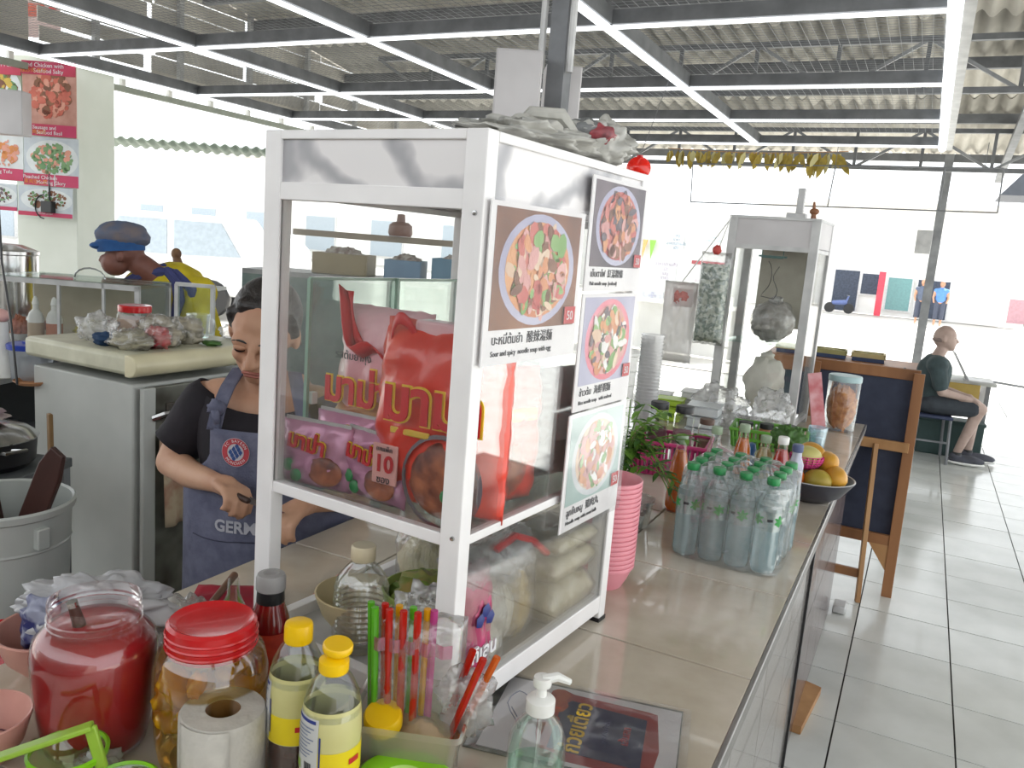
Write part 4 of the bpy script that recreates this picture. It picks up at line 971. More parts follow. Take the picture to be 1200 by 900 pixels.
q = o.modifiers.new('net', 'WIREFRAME'); q.thickness = .006; q.use_even_offset = False
t = thing('plant_pot', 'small brown pot with a fine-leaved green plant behind the fruit bowl', 'plant', at(-.35, 2.86))
obj('pot', MB().lathe([(0, 0), (.028, 0), (.03, .004), (.042, .085), (.045, .087), (.04, .085), (0, .08)], 24), P('brown_pot', H('7a4a34'), .5), t)
obj('foliage', MB().ball((0, 0, .12), (.055, .055, .045), 26, 18, .7, 16, 5), M_lf2, t)
t = thing('pine_ornament', 'small woven beige ornament standing left of the brown pot', 'ornament', at(-.405, 2.80))
obj('body', MB().lathe([(0, 0), (.02, .002), (.026, .02), (.022, .05), (.015, .075), (0, .085)], 10), P('woven_beige', H('bfa884'), .7, c2=H('9c8460'), ns=60), t, smooth=False)
for k in range(4): obj('woven_ring', MB().lathe([(.0255-.003*k, .018+.016*k), (.028-.003*k, .02+.016*k), (.0255-.003*k, .022+.016*k)], 12), _mats['woven_beige'], t)
# baskets
def basket(loc, w, d, h, mat, lab, rz=0):
    t = thing('basket', lab, 'basket', loc, rz)
    obj('floor_panel', MB().box((0, 0, .003), (w*.92, d*.92, .005)), mat, t, smooth=False)
    obj('rim', MB().box((0, d/2, h), (w+.012, .012, .012)).box((0, -d/2, h), (w+.012, .012, .012)).box((w/2, 0, h), (.012, d, .012)).box((-w/2, 0, h), (.012, d, .012)), mat, t, bevel=.003)
    for i in range(int(w/.016)):
        x = -w/2+.016*(i+.5)
        for s2 in (-1, 1): obj('slat', MB().bar((x*.93, s2*d/2*.93, .003), (x, s2*d/2, h), .006), mat, t, smooth=False)
    for i in range(int(d/.016)):
        y = -d/2+.016*(i+.5)
        for s2 in (-1, 1): obj('slat', MB().bar((s2*w/2*.93, y*.93, .003), (s2*w/2, y, h), .006), mat, t, smooth=False)
    obj('middle_band', MB().box((0, -d/2*.97, h*.5), (w*.96, .004, .01)).box((0, d/2*.97, h*.5), (w*.96, .004, .01)), mat, t, smooth=False)
    return t
basket(at(-.68, 2.60), .24, .2, .11, P('magenta_plastic', H('b8356e'), .4, c2=H('a02c60')), 'magenta plastic basket behind the herbs holding square jars', .12)
basket(at(-.47, 3.25), .28, .2, .07, P('green_basket_plastic', H('5f9a34'), .4, c2=H('4f8a2c')), 'green plastic basket before the far display cabinet', .1)
def sqjar(x, y, h, mc, cont, lab, z=.006, w=.032, lidc=None):
    t = thing('square_jar', lab, 'jar', (x, y, CT+z), .3)
    def sq(r, zz): return [(r*a, r*b, zz) for a, b in ((-1, -.85), (-.85, -1), (.85, -1), (1, -.85), (1, .85), (.85, 1), (-.85, 1), (-1, .85))]
    rs = [sq(w*.95, 0), sq(w, .006), sq(w, h*.85), sq(w*.8, h*.9), sq(w*.8, h*.92)]
    vs = [p for r in rs for p in r]; fs = [tuple(range(8))]+[(j*8+i, j*8+(i+1) % 8, j*8+8+(i+1) % 8, j*8+8+i) for j in range(4) for i in range(8)]
    obj('jar_body', MB().add(vs, fs), M_pet, t, smooth=False)
    obj('contents', MB().box((0, 0, h*.32), (w*1.85, w*1.85, h*.6)), cont, t, bevel=.006)
    obj('lid', MB().lathe([(w*.85, h*.9), (w*.95, h*.905), (w*.95, h), (w*.9, h*1.01), (0, h*1.01)], 20), lidc or M_black, t)
    return t
M_dk = P('maroon_powder', H('6a3a44'), .7, c2=H('4e2a34'), ns=20)
sqjar(-.735, 2.60, .22, 0, M_dk, 'square clear jar with black lid and maroon contents, left one in the magenta basket')
sqjar(-.655, 2.62, .215, 0, P('rose_powder', H('9a6a74'), .7, c2=H('7a4c58'), ns=20), 'square clear jar with black lid and rose contents, right one in the magenta basket')
sqjar(-.60, 2.72, .17, 0, P('beige_powder', H('a58a72'), .7), 'square clear jar with a brown lid beside the magenta basket', .001, .026, P('brown_lid', H('5e4436'), .5))
# stacked clear cups
t = None
me = None
for k in range(26):
    mm = MB().lathe([(.0, .002), (.027, 0), (.040, .11), (.0425, .1105), (.0425, .114), (.039, .114)], 20) if me is None else None
    o = obj('plastic_cup', mm, CL('cup_plastic', (.95, .95, .95), .15, .7, (.92, .92, .92)), None, (-.845, 2.80, CT+.001+.0125*k), me=me, label='topmost clear cup of the tall stack behind the herbs' if k == 25 else '%s clear cup from the bottom of the tall stack behind the herbs' % ORD[k], category='cup', group='stacked clear cups')
    if me is None: me = o.data
t = thing('foam_cup_sleeve', 'fat white sleeve of foam cups standing beside the far end of the cabinet', 'cups', at(-.835, 2.47))
obj('sleeve', MB().lathe([(0, 0), (.036, 0), (.038, .004), (.046, .38), (.052, .384), (.052, .392), (.044, .40), (.03, .405), (0, .405)], 26), CL('white_foam', (.95, .95, .95), .08, .92, (.9, .9, .88), .3), t)
for k in range(7): obj('cup_rim', MB().lathe([(.038+.0011*k*1.2, .06+.045*k), (.0415+.0011*k*1.2, .063+.045*k), (.038+.0011*k*1.2, .066+.045*k)], 24), _mats['white_foam'], t)
# takeaway boxes and tubs farther back
for k, (x, y, z, w, d, h, c, lab) in enumerate((( -1.02, 3.55, 0, .12, .12, .10, 'd9d9d6', 'white takeaway box stack under the hanging bags'), (-.86, 3.62, 0, .12, .12, .12, 'd9d9d6', 'white takeaway box stack right of the cups'),
      (-.93, 3.45, 0, .11, .1, .10, 'a8c83a', 'yellow green box between the takeaway boxes'), (-.72, 3.2, 0, .12, .11, .14, 'c8ccce', 'clear ribbed container stack behind the black lid jars'))):
    t = thing('takeaway_box', lab, 'box', at(x, y), .1)
    for q in range(3):
        obj('tray', MB().box((0, 0, h*(q+.42)/3), (w, d, h/3*.8)), P('box_'+c, H(c), .4), t, bevel=.006)
        obj('tray_rim', MB().box((0, 0, h*(q+.88)/3), (w+.01, d+.01, .004)), _mats['box_'+c], t, smooth=False)
for k, (x, y, lab) in enumerate(((-.555, 3.20, 'dark lidded little jar, left of three in the green basket'), (-.48, 3.22, 'dark lidded little jar, middle of three in the green basket'), (-.40, 3.26, 'dark lidded little jar, right of three in the green basket'))):
    t = thing('small_jar', lab, 'jar', (x, y, CT+.008))
    obj('jar_body', MB().lathe([(0, 0), (.026, 0), (.029, .005), (.029, .06), (.022, .07)], 20), P('amber_spice', H('a0703c'), .4, c2=H('7a4c28'), ns=30, coat=.5), t)
    obj('lid', MB().lathe([(.024, .068), (.027, .07), (.027, .088), (0, .089)], 20), M_black, t)
single('blue_figure', MB().lathe([(0, 0), (.016, 0), (.02, .02), (.012, .045), (.017, .06), (.012, .08), (0, .085)], 14), P('blue_ceramic', H('2c5a8c'), .35), 'small blue ceramic ornament behind the full orange juice', 'ornament', at(-.47, 2.88))
# snack jar with pale blue lid
t = thing('snack_jar', 'big clear jar of orange crisps with a pale blue lid at the counter end', 'jar', at(-.268, 3.86))
obj('jar_body', MB().lathe([(0, 0), (.06, 0), (.066, .006), (.068, .10), (.069, .225), (.066, .23)], 30), M_pet, t)
obj('crisps', MB().ball((0, 0, .105), (.062, .062, .10), 26, 18, .15, 20, 2), P('orange_crisps', H('bd7c44'), .6, c2=H('9a5a2c'), ns=40, bump=.6, bs=80), t)
obj('lid', MB().lathe([(.068, .222), (.071, .224), (.071, .245), (.068, .249), (0, .250)], 30), P('pale_blue_lid', H('9fb9bc'), .4), t)
t = thing('leaning_sign_card', 'red and white printed card leaning on the snack jar', 'card', at(-.335, 3.74), .5)
obj('card', MB().box((0, 0, .13), (.06, .006, .26), TR(0, 0, 0, -.1, -.18)), P('pink_card', H('c8989c'), .5, c2=H('b05a60'), ns=14), t)
obj('foot', MB().box((0, .02, .004), (.05, .07, .006)), M_white, t, smooth=False)
t = thing('drink_glass', 'clear water glass at the counter end beside the fruit', 'glass', at(-.30, 3.30))
obj('body', MB().lathe([(0, .004), (.028, .003), (.030, .004), (.036, .10), (.0345, .10), (.028, .008)], 24), CL('pale_blue_glass', (.8, .9, .95), .2, .15, (.7, .85, .92)), t)
obj('water', MB().lathe([(0, .008), (.027, .009), (.031, .06), (0, .061)], 24), M_wat, t)
# second display cabinet
t = thing('display_cabinet', 'tall grey aluminium display cabinet farther down the counter', 'cabinet', (-.62, 3.62, CT+.001), -.05)
W2, D2, H2 = .38, .34, .90
for x in (-W2/2+.018, W2/2-.018):
    for y in (.018, D2-.018):
        obj('post', MB().box((x, y, H2/2), (.036, .03, H2)), M_alug, t, smooth=False)
obj('header_panel', MB().box((0, .01, H2-.06), (W2-.07, .008, .12)), M_box, t, smooth=False)
obj('header_panel', MB().box((W2/2-.006, D2/2, H2-.06), (.008, D2-.06, .12)), M_box, t, smooth=False)
obj('header_panel', MB().box((-W2/2+.006, D2/2, H2-.06), (.008, D2-.06, .12)), M_box, t, smooth=False)
obj('top_board', MB().box((0, D2/2, H2), (W2, D2, .012)), M_alug, t, smooth=False)
for z in (.03, H2-.125):
    obj('rail', MB().box((0, .012, z), (W2-.07, .016, .02)), M_alug, t, smooth=False); obj('rail', MB().box((W2/2-.01, D2/2, z), (.016, D2-.06, .02)), M_alug, t, smooth=False)
obj('back_board', MB().box((.02, D2-.012, .60), (W2-.12, .006, .36)), P('beige_board', H('a8a396'), .6, c2=H('999486')), t, smooth=False)
for c, s2 in (((0, .01, .42), (W2-.07, .003, .72)), ((W2/2-.008, D2/2, .42), (.003, D2-.06, .72)), ((-W2/2+.008, D2/2, .42), (.003, D2-.06, .72))):
    obj('glass_pane', MB().box(c, s2), M_glass, t, smooth=False)
obj('glass_shelf', MB().box((0, D2/2, .36), (W2-.05, D2-.05, .006)), M_glassg, t, smooth=False)
hk = obj('hook_rail', MB().box((0, .06, .74), (.12, .006, .008)), P('teal_metal', H('4f7a78'), .4), t, smooth=False)
obj('hook', MB().tube([(-.045, .055, .775), (-.045, .05, .735), (.045, .05, .735), (.045, .055, .775)], .003, 6), _mats['teal_metal'], hk)
single('string_loop', MB().tube([(.02*math.sin(q*.5)-.01, .0, -.02*q+.008*math.sin(q)) for q in range(9)] + [(.03+.012*math.sin(q), .0, -.16+.02*q) for q in range(8)], .0018, 5), M_ink, 'thin dark string looped from the hooks in the far cabinet', 'string', (-.62, 3.67, CT+.72))
t = thing('round_bag', 'big bag of dark grey food on the glass shelf of the far cabinet', 'bag', (-.60, 3.78, CT+.366))
obj('contents', MB().ball((0, 0, .09), (.09, .08, .085), 26, 18, .2, 10, 8), P('grey_noodle_food', H('c4c0ba'), .6, c2=H('918b84'), ns=25, bump=.5, bs=60), t)
obj('film', MB().ball((0, 0, .095), (.1, .088, .095), 26, 18, .12, 8, 18), M_film, t)
obj('twist', MB().ball((.01, -.02, .185), (.03, .02, .018), 14, 8, .5, 9, 3), M_bag, t)
t = thing('cream_sack', 'pale cream bag standing under the glass shelf in the far cabinet', 'bag', (-.60, 3.78, CT+.042))
obj('body', MB().ball((0, 0, .13), (.085, .06, .13), 24, 16, .2, 8, 4), P('cream_film', H('dcd8ce'), .4, c2=H('cac5ba'), bump=.4, bs=25), t)
obj('twist', MB().ball((.0, -.0, .26), (.03, .02, .02), 14, 8, .5, 9, 9), _mats['cream_film'], t)
for k, (x, y, sx, lab) in enumerate(((-.72, 3.42, .11, 'crumpled clear bag at the foot of the far cabinet, left one'), (-.50, 3.46, .08, 'crumpled clear bag at the foot of the far cabinet, right one'))):
    t = thing('plastic_bag', lab, 'bag', at(x, y))
    obj('film', MB().ball((0, 0, .10), (sx, .06, .09), 26, 18, .5, 9, 50+k), M_bag, t)
# bags hanging at the left of the far cabinet
t = thing('hanging_bag', 'clear bag of dark green speckled sweets hanging at the left of the far cabinet', 'bag', (-.83, 3.56, CT+.36))
obj('contents', MB().pillow(.12, .34, .06, TR(0, 0, .16), sd=61, pin=5), P('speckled_sweets', H('b4bcae'), .5, c2=H('6f8074'), ns=55, det=1, bump=.6, bs=60, lo=.45, hi=.55), t)
obj('film', MB().pillow(.13, .40, .07, TR(0, 0, .18), sd=63, pin=5), M_film, t)
obj('hanger_string', MB().tube([(0, 0, .38), (.03, .05, .54)], .003, 6), M_white, t)
obj('red_tie', MB().ball((0, -.01, .39), (.018, .014, .02), 12, 8, .3, 8, 3), P('red_tie', H('c04a44'), .5), t)
t = thing('hanging_bag', 'large hanging white carrier bag left of the speckled sweets', 'bag', (-.98, 3.60, CT+.26))
obj('film', MB().pillow(.15, .36, .09, TR(0, 0, .16), sd=66, pin=4), CL('dirty_white_bag', (.95, .95, .95), .1, .62, (.92, .90, .88), .3, bump=.3, bs=16), t)
obj('hanger_string', MB().tube([(0, 0, .34), (.17, .05, .63)], .003, 6), M_white, t)
obj('red_print', MB().pillow(.09, .08, .092, TR(.01, -.001, .27), sd=66), P('faded_red_print', H('c07a74'), .45), t)
# small vane on the far cabinet
t = thing('brown_ornament', 'small brown bird-like ornament on the right corner of the far cabinet', 'ornament', (-.47, 3.66, CT+.908))
obj('body', MB().ball((0, 0, .03), (.02, .015, .014), 14, 8), P('brown_ceramic', H('8a5a3a'), .5), t)
obj('neck', MB().tube([(0, 0, .0), (-.005, 0, .07)], [.012, .004], 8), _mats['brown_ceramic'], t)
t = thing('metal_stand', 'grey metal bracket standing on top of the far cabinet', 'bracket', (-.55, 3.74, CT+.908))
obj('plate', MB().box((0, 0, .012), (.08, .06, .024)), M_alug, t, bevel=.003)
obj('upright', MB().box((.01, 0, .07), (.03, .03, .12)), M_alug, t, bevel=.003)
# ---------------------------------------------------------------- cook in the grey apron
def hand(mb, wrist, palm, fdir, up, curl=1.0, s=1.0, thumb_side=1):
    """palm with four bent fingers and a thumb leaving the side of the palm"""
    wrist = Vector(wrist); palm = Vector(palm); f = Vector(fdir).normalized(); u = Vector(up).normalized(); w = f.cross(u).normalized()
    mb.cap(wrist, palm - f*.01*s, .021*s, .024*s)
    for k in range(4):
        o = (k-1.5)*.0175*s
        b = palm + w*o + f*(.028 - .004*abs(k-1.2))*s
        mb.cap(palm - f*.02*s + w*o*.7, b, .0125*s, .0105*s, 8)
        L = (.030, .034, .031, .024)[k]*s
        m = b + (f*math.cos(.6*curl) - u*math.sin(.6*curl))*L
        e = m + (f*math.cos(1.7*curl) - u*math.sin(1.7*curl))*L*.75
        g = e + (f*math.cos(2.6*curl) - u*math.sin(2.6*curl))*L*.5
        mb.cap(b, m, .0095*s, .0088*s, 8); mb.cap(m, e, .0088*s, .0080*s, 8); mb.cap(e, g, .0080*s, .0068*s, 8)
    th = palm + w*thumb_side*.022*s - f*.012*s
    t1 = th + (w*thumb_side*.5 + f*.7 - u*.3).normalized()*.032*s
    t2 = t1 + (f*.9 - u*.45 - w*thumb_side*.25).normalized()*.028*s
    mb.cap(th, t1, .013*s, .0105*s, 8); mb.cap(t1, t2, .0105*s, .0085*s, 8)
PI2 = 2*PI
cook = thing('person', 'woman in black off-shoulder top and grey apron, looking down behind the counter', 'person', (-1.42, 1.50, 0), math.radians(26.8))
mb = MB()
# legs, hips, torso, shoulders, neck
for sx in (-1, 1):
    mb.cap((sx*.085, .03, .82), (sx*.09, .02, .45), .088, .058); mb.cap((sx*.09, .02, .45), (sx*.09, .04, .09), .055, .036); mb.cap((sx*.09, .06, .035), (sx*.10, -.11, .03), .036, .028)
mb.ball((0, .03, .86), (.165, .115, .12)); mb.ball((0, .02, .98), (.135, .10, .13)); mb.ball((0, .015, 1.10), (.15, .105, .13)); mb.ball((0, .02, 1.18), (.155, .085, .08))
mb.cap((-.125, .02, 1.215), (.125, .02, 1.215), .052, .052); mb.cap((-.06, .03, 1.25), (.06, .03, 1.25), .045, .045)
mb.cap((0, .02, 1.23), (-.008, -.005, 1.335), .052, .046)
# head with jaw, brow, nose, cheeks, ears
hx, hy, hz = -.012, -.005, 1.41
TH = Matrix.Translation((hx, hy+.03, hz-.06)) @ Matrix.Rotation(.36, 4, 'X') @ Matrix.Rotation(.12, 4, 'Y') @ Matrix.Translation((-hx, -hy-.03, -hz+.06))
hm = MB()
hm.ball((hx, hy+.012, hz+.02), (.076, .092, .094)); hm.ball((hx, hy-.030, hz-.045), (.056, .056, .066)); hm.cap((hx, hy-.062, hz-.083), (hx, hy-.060, hz-.085), .026, .024)
hm.cap((hx-.034, hy-.066, hz+.006), (hx+.034, hy-.066, hz+.006), .022, .022)
hm.ball((hx-.034, hy-.064, hz-.03), (.021, .02, .022)); hm.ball((hx+.034, hy-.064, hz-.03), (.021, .02, .022))
hm.cap((hx, hy-.088, hz+.002), (hx, hy-.108, hz-.038), .0085, .0125); hm.cap((hx-.012, hy-.094, hz-.040), (hx+.012, hy-.094, hz-.040), .009, .009)
hm.cap((hx-.018, hy-.084, hz-.064), (hx+.018, hy-.084, hz-.064), .0075, .0075); hm.cap((hx-.014, hy-.082, hz-.073), (hx+.014, hy-.082, hz-.073), .0085, .0085)
for sx in (-1, 1): hm.ball((hx+sx*.078, hy+.012, hz-.008), (.010, .018, .032))
hm.v = [tuple(TH @ Vector(p)) for p in hm.v]; mb.add(hm.v, hm.f)
def hh_(m): m.v = [tuple(TH @ Vector(p)) for p in m.v]; return m
# right arm (viewer's left): bent, hand at the board
RS, RE, RW = (-.165, .025, 1.205), (-.235, .005, 1.045), (-.055, -.185, 1.06)
mb.cap(RS, RE, .050, .040); mb.cap(RE, (-.15, -.09, 1.045), .040, .034); mb.cap((-.15, -.09, 1.045), RW, .034, .023)
hand(mb, RW, (-.012, -.222, 1.064), (.75, -.62, -.05), (.1, .2, 1), 1.0, 1.05, -1)
# left arm
LS, LE, LW = (.165, .025, 1.205), (.235, -.01, 1.00), (.175, -.20, 1.035)
mb.cap(LS, LE, .050, .040); mb.cap(LE, LW, .040, .023); hand(mb, LW, (.150, -.245, 1.035), (-.4, -.9, -.1), (0, .1, 1), .9, 1.05, 1)
o = obj('body', mb, M_skin, cook); o['vox'] = .0055; human(o)
# hair pulled back
mb = MB(); mb.ball((hx, hy+.030, hz+.032), (.084, .094, .096), 24, 16); mb.ball((hx, hy+.075, hz+.0), (.060, .045, .07)); mb.cap((hx-.038, hy-.032, hz+.080), (hx+.038, hy-.032, hz+.080), .020, .020)
for sx in (-1, 1): mb.cap((hx+sx*.07, hy-.02, hz+.05), (hx+sx*.074, hy+.03, hz-.03), .016, .014)
o = obj('hair', hh_(mb), P('black_hair', H('1e1a1a'), .45, c2=H('2c2624'), ns=60, stretch=(1, .2, 1), bump=.3, bs=120), cook); human(o)
for sx in (-1, 1):
    obj('eye', hh_(MB().ball((hx+sx*.031, hy-.0835, hz-.010), (.013, .006, .007), 14, 8)), P('dark_eye', H('2a1c18'), .3), cook)
    e = obj('eyelid', hh_(MB().ball((hx+sx*.031, hy-.0845, hz-.004), (.0155, .007, .007), 14, 8)), M_skin, cook)
    obj('eyebrow', hh_(MB().tube([(hx+sx*(.014+.009*k), hy-.0885+.002*k, hz+.012+.003*math.sin(k)) for k in range(5)], [.0015, .0028, .0028, .002, .001], 6)), M_black, cook)
obj('lips', hh_(MB().cap((hx-.019, hy-.090, hz-.0655), (hx+.019, hy-.090, hz-.0655), .004, .004).cap((hx-.014, hy-.089, hz-.0735), (hx+.014, hy-.089, hz-.0735), .0045, .0045)), P('lip_pink', H('a8685c'), .45), cook)
# black off-shoulder top: body and sleeves with clean hems
M_blk = P('black_jersey', H('17131a'), .85, c2=H('221c24'), bump=.2, bs=40)
def ringsurf(rings, n=40, M=None):
    def fn(u, v):
        q = v*(len(rings)-1); i = min(int(q), len(rings)-2); f = q-i
        a = [rings[i][k]*(1-f)+rings[i+1][k]*f for k in range(5)]
        t = 2*PI*u
        return (a[0]+a[3]*math.cos(t), a[1]+a[4]*math.sin(t), a[2] + (0 if len(rings[0]) < 6 else (rings[i][5]*(1-f)+rings[i+1][5]*f)*math.sin(t)+(rings[i][6]*(1-f)+rings[i+1][6]*f)*abs(math.cos(t))**2))
    return MB().surf(fn, n, len(rings)*5, cu=True)
rings = [(0, .03, .80, .182, .132, 0, 0), (0, .025, .92, .150, .118, 0, 0), (0, .018, 1.02, .155, .120, 0, 0), (0, .012, 1.10, .168, .124, 0, 0), (0, .016, 1.17, .178, .114, .01, .012), (0, .02, 1.205, .172, .098, .012, .035), (0, .02, 1.213, .166, .092, .012, .036)]
obj('black_top', ringsurf(rings), M_blk, cook, solid=.004)
def sleeve(a, b, r0, r1):
    a = Vector(a); b = Vector(b)
    pts = [a+(b-a)*k/6 for k in range(7)]
    m = MB().tube(pts, [r0*.80, r0, r0*1.02, r0, (r0+r1)/2, r1, r1*1.03], 22, caps=False); return m
obj('sleeve', sleeve((-.130, .024, 1.232), (-.222, .006, 1.09), .064, .058), M_blk, cook, solid=.004)
obj('sleeve', sleeve((.130, .024, 1.232), (.222, .0, 1.08), .064, .058), M_blk, cook, solid=.004)
obj('dark_trousers', ringsurf([(0, .03, .46, .15, .09), (0, .03, .6, .165, .11), (0, .03, .78, .178, .126), (0, .03, .86, .176, .126)]), M_blk, cook, solid=.004)
# apron
M_apr = P('grey_denim_apron', H('6b6d82'), .9, c2=H('575a70'), ns=25, bump=.25, bs=200)
def apr(u, z):
    """u in -1..1 across; returns point on the apron"""
    top = 1.172
    half = .115 if z > 1.10 else (.115 + (1.10-z)*1.0 if z > 1.0 else .215)
    half = min(half, .215)
    x = u*half; rx, ry = .205, .150 if z > 1.0 else .150+.02*(1.0-z)
    y = .012 - ry*math.sqrt(max(0, 1-(x/(rx+.015))**2)) + .004*math.sin(x*60+z*9)*(1.1-z if z < 1.1 else 0)*2
    return Vector((x+.02, y, z))
ap = obj('apron', MB().surf(lambda u, v: apr(u*2-1, .55+.622*v), 30, 40), M_apr, cook, solid=.004)
for sx in (-1, 1):
    pts = [apr(sx*.92, 1.168)+Vector((0, -.003, 0)), Vector((.02+sx*.10, -.112, 1.215)), Vector((.01+sx*.085, -.065, 1.262)), Vector((sx*.068, -.0, 1.298)), Vector((sx*.05, .06, 1.285))]
    def strap(u, v, pts=pts, sx=sx):
        q = v*(len(pts)-1); i = min(int(q), len(pts)-2); f = q-i; p = pts[i].lerp(pts[i+1], f); return (p.x+(u-.5)*.034, p.y+.003*math.sin(u*PI), p.z)
    obj('apron_strap', MB().surf(strap, 5, 20), M_apr, cook, solid=.004)
obj('strap_knot', MB().ball((-.082, -.118, 1.222), (.02, .014, .018), 14, 10, .4, 8, 2).tube([(-.082, -.125, 1.215), (-.075, -.132, 1.185)], [.011, .007], 8), M_apr, cook)
obj('pocket_seam', MB().tube([apr(-.75+.15*k, .90-.004*math.sin(k))+Vector((0, -.003, 0)) for k in range(11)], .0015, 5), P('dark_stitching', H('2f3044'), .8), ap)
# round crest: red ring with white letters round blue and white lozenges
def onap(p, cx, cz):
    x = cx+p.x; z = cz+p.y; half = .115 if z > 1.10 else min(.115+(1.10-z)*1.0, .215)
    q = apr((x-.02)/half, z); return Vector((q.x, q.y-.0035-p.z, q.z))
cx, cz = -.028, 1.122
def dsc(r0, r1, off, n=36):
    m = MB(); vs = []; 
    for i in range(n):
        for r in (r0, r1):
            q = onap(Vector((r*math.cos(PI2*i/n), r*math.sin(PI2*i/n), off)), cx, cz); vs.append(q)
    return m.add(vs, [(2*i, 2*i+1, (2*i+3) % (2*n), (2*i+2) % (2*n)) for i in range(n)])
cr = obj('crest', dsc(.001, .0345, .0006), P('crest_white', H('c9c6cc'), .7), ap, smooth=False)
obj('crest_ring', dsc(.0205, .0335, .0012), P('crest_red', H('b8404a'), .7), cr, smooth=False)
loz = MB()
for i in range(-3, 4):
    for j in range(-2, 3):
        if (i+j) % 2: continue
        px, py = i*.0062+j*.0016, j*.0078
        if math.hypot(px, py) > .0165: continue
        vs = [onap(Vector((px+a, py+b, .0012)), cx, cz) for a, b in ((-.0052, -.001), (.0, -.0075), (.0052, .001), (0, .0075))]
        loz.add(vs, [(0, 1, 2, 3)])
obj('lozenges', loz, P('crest_blue', H('35518c'), .7), cr, smooth=False)
for word, a0, sg in (('FC BAYERN', PI/2+1.05, -1), ('MÜNCHEN', -PI/2-.85, 1)):
    n = len(word)
    for k, ch in enumerate(word):
        if ch == ' ': continue
        a = a0 + sg*k*(2.1/(n-1) if sg < 0 else 1.7/(n-1)); rr = .027
        M = Matrix.Translation((rr*math.cos(a), rr*math.sin(a), .0018)) @ Matrix.Rotation(a-PI/2 if sg < 0 else a+PI/2, 4, 'Z')
        text(ch, .0095, M_inkw, cr, M, ext=.0001, fn=None) if 0 else None
        me = textmesh(ch, .0095, .0001)
        for v in me.vertices: v.co = onap(M @ v.co, cx, cz)
        me.materials.clear(); me.materials.append(M_inkw); obj('letter', None, None, cr, me=me)
def aptext(s, size, x, z, bold=0.0, rot=0.0):
    me = textmesh(s, size, .0003, 'LEFT', bold=bold)
    for v in me.vertices:
        p = Matrix.Rotation(rot, 4, 'Z') @ v.co; v.co = onap(Vector((p.x, p.y, p.z+.001)), x, z)
    me.materials.clear(); me.materials.append(P('apron_print_grey', H('b9b9c2'), .7)); obj('lettering', None, None, ap, me=me)
aptext('GERMANY', .040, -.078, .937, .0012)
aptext('FELE', .036, .078, 1.125, .0008, .12)
aptext('international', .012, .085, 1.095, 0, .12)
# knife in her hand
t = thing('knife', 'small kitchen knife held in the cook\'s right hand', 'knife', (-1.42, 1.50, 0), math.radians(26.8))
obj('handle', MB().cap((-.005, -.240, 1.058), (.045, -.268, 1.052), .008, .007), P('knife_handle', H('3a2620'), .5), t)
obj('blade', MB().prism([(0, -.004), (.085, -.004), (.10, .002), (.0, .012)], -.0006, .0006, TR(.05, -.27, 1.05, PI/2, .05, -.45)), M_chrome, t, smooth=False)

# ---------------------------------------------------------------- worker in yellow, bending at the next stall
wk = thing('person', 'person in yellow shirt with blue straps and a blue cap, bending over', 'person', (-3.60, 2.97, 0), math.radians(20)); wk.scale = (1.1, 1.1, 1.02)
mb = MB()
for sx in (-1, 1):
    mb.cap((sx*.09, .35, .85), (sx*.1, .33, .47), .09, .06); mb.cap((sx*.1, .33, .47), (sx*.1, .38, .09), .056, .038); mb.cap((sx*.1, .40, .04), (sx*.1, .24, .035), .038, .03)
mb.ball((.02, .33, .92), (.17, .14, .13)); mb.cap((.02, .30, .98), (.06, .08, 1.24), .15, .15); mb.cap((-.09, .04, 1.27), (.19, .04, 1.26), .075, .075)
mb.cap((.03, .0, 1.30), (-.05, -.04, 1.37), .06, .06)
mb.ball((-.12, -.06, 1.44), (.088, .078, .092)); mb.ball((-.15, -.09, 1.37), (.062, .058, .06)); mb.cap((-.20, -.105, 1.40), (-.208, -.11, 1.385), .014, .012); mb.ball((-.09, -.14, 1.41), (.018, .01, .03))
mb.cap((-.10, .03, 1.25), (-.20, -.08, 1.08), .055, .045); mb.cap((-.20, -.08, 1.08), (-.28, -.26, 1.10), .042, .028)
mb.cap((.20, .03, 1.24), (.22, -.10, 1.06), .055, .045); mb.cap((.22, -.10, 1.06), (.02, -.26, 1.08), .042, .028)
hand(mb, (-.28, -.26, 1.10), (-.31, -.30, 1.10), (-.3, -.9, 0), (0, 0, 1), .8, 1.05, 1); hand(mb, (.02, -.26, 1.08), (-.02, -.30, 1.08), (-.5, -.8, 0), (0, 0, 1), .8, 1.05, -1)
o = obj('body', mb, P('dark_tan_skin', H('7d4f42'), .55, c2=H('6a4238')), wk); o['vox'] = .0075; human(o)
mb = MB().cap((.02, .28, 1.0), (.05, .08, 1.235), .168, .165).cap((-.09, .045, 1.262), (.19, .045, 1.25), .090, .090).cap((-.12, .02, 1.24), (-.17, -.04, 1.14), .072, .066).cap((.215, .02, 1.23), (.225, -.06, 1.12), .072, .066)
o = obj('yellow_shirt', mb, P('yellow_cloth', H('cdb820'), .85, c2=H('b4a11a'), bump=.3, bs=20), wk); o['vox'] = .009; human(o)
M_bs = P('blue_strap_cloth', H('3d4272'), .85)
def strp(pts, w=.018): return MB().tube(pts, w, 8)
obj('blue_strap', strp([(-.115, -.045, 1.28), (-.04, -.055, 1.325), (.05, -.04, 1.345), (.10, .02, 1.345), (.14, .08, 1.31)], .026), M_bs, wk)
obj('blue_strap', strp([(.06, -.02, 1.355), (.13, -.045, 1.30), (.16, -.075, 1.22), (.15, -.09, 1.10)], .026), M_bs, wk)
obj('blue_strap', strp([(.02, .02, 1.365), (.10, .0, 1.34), (.20, -.03, 1.27), (.24, -.05, 1.16)], .026), M_bs, wk)
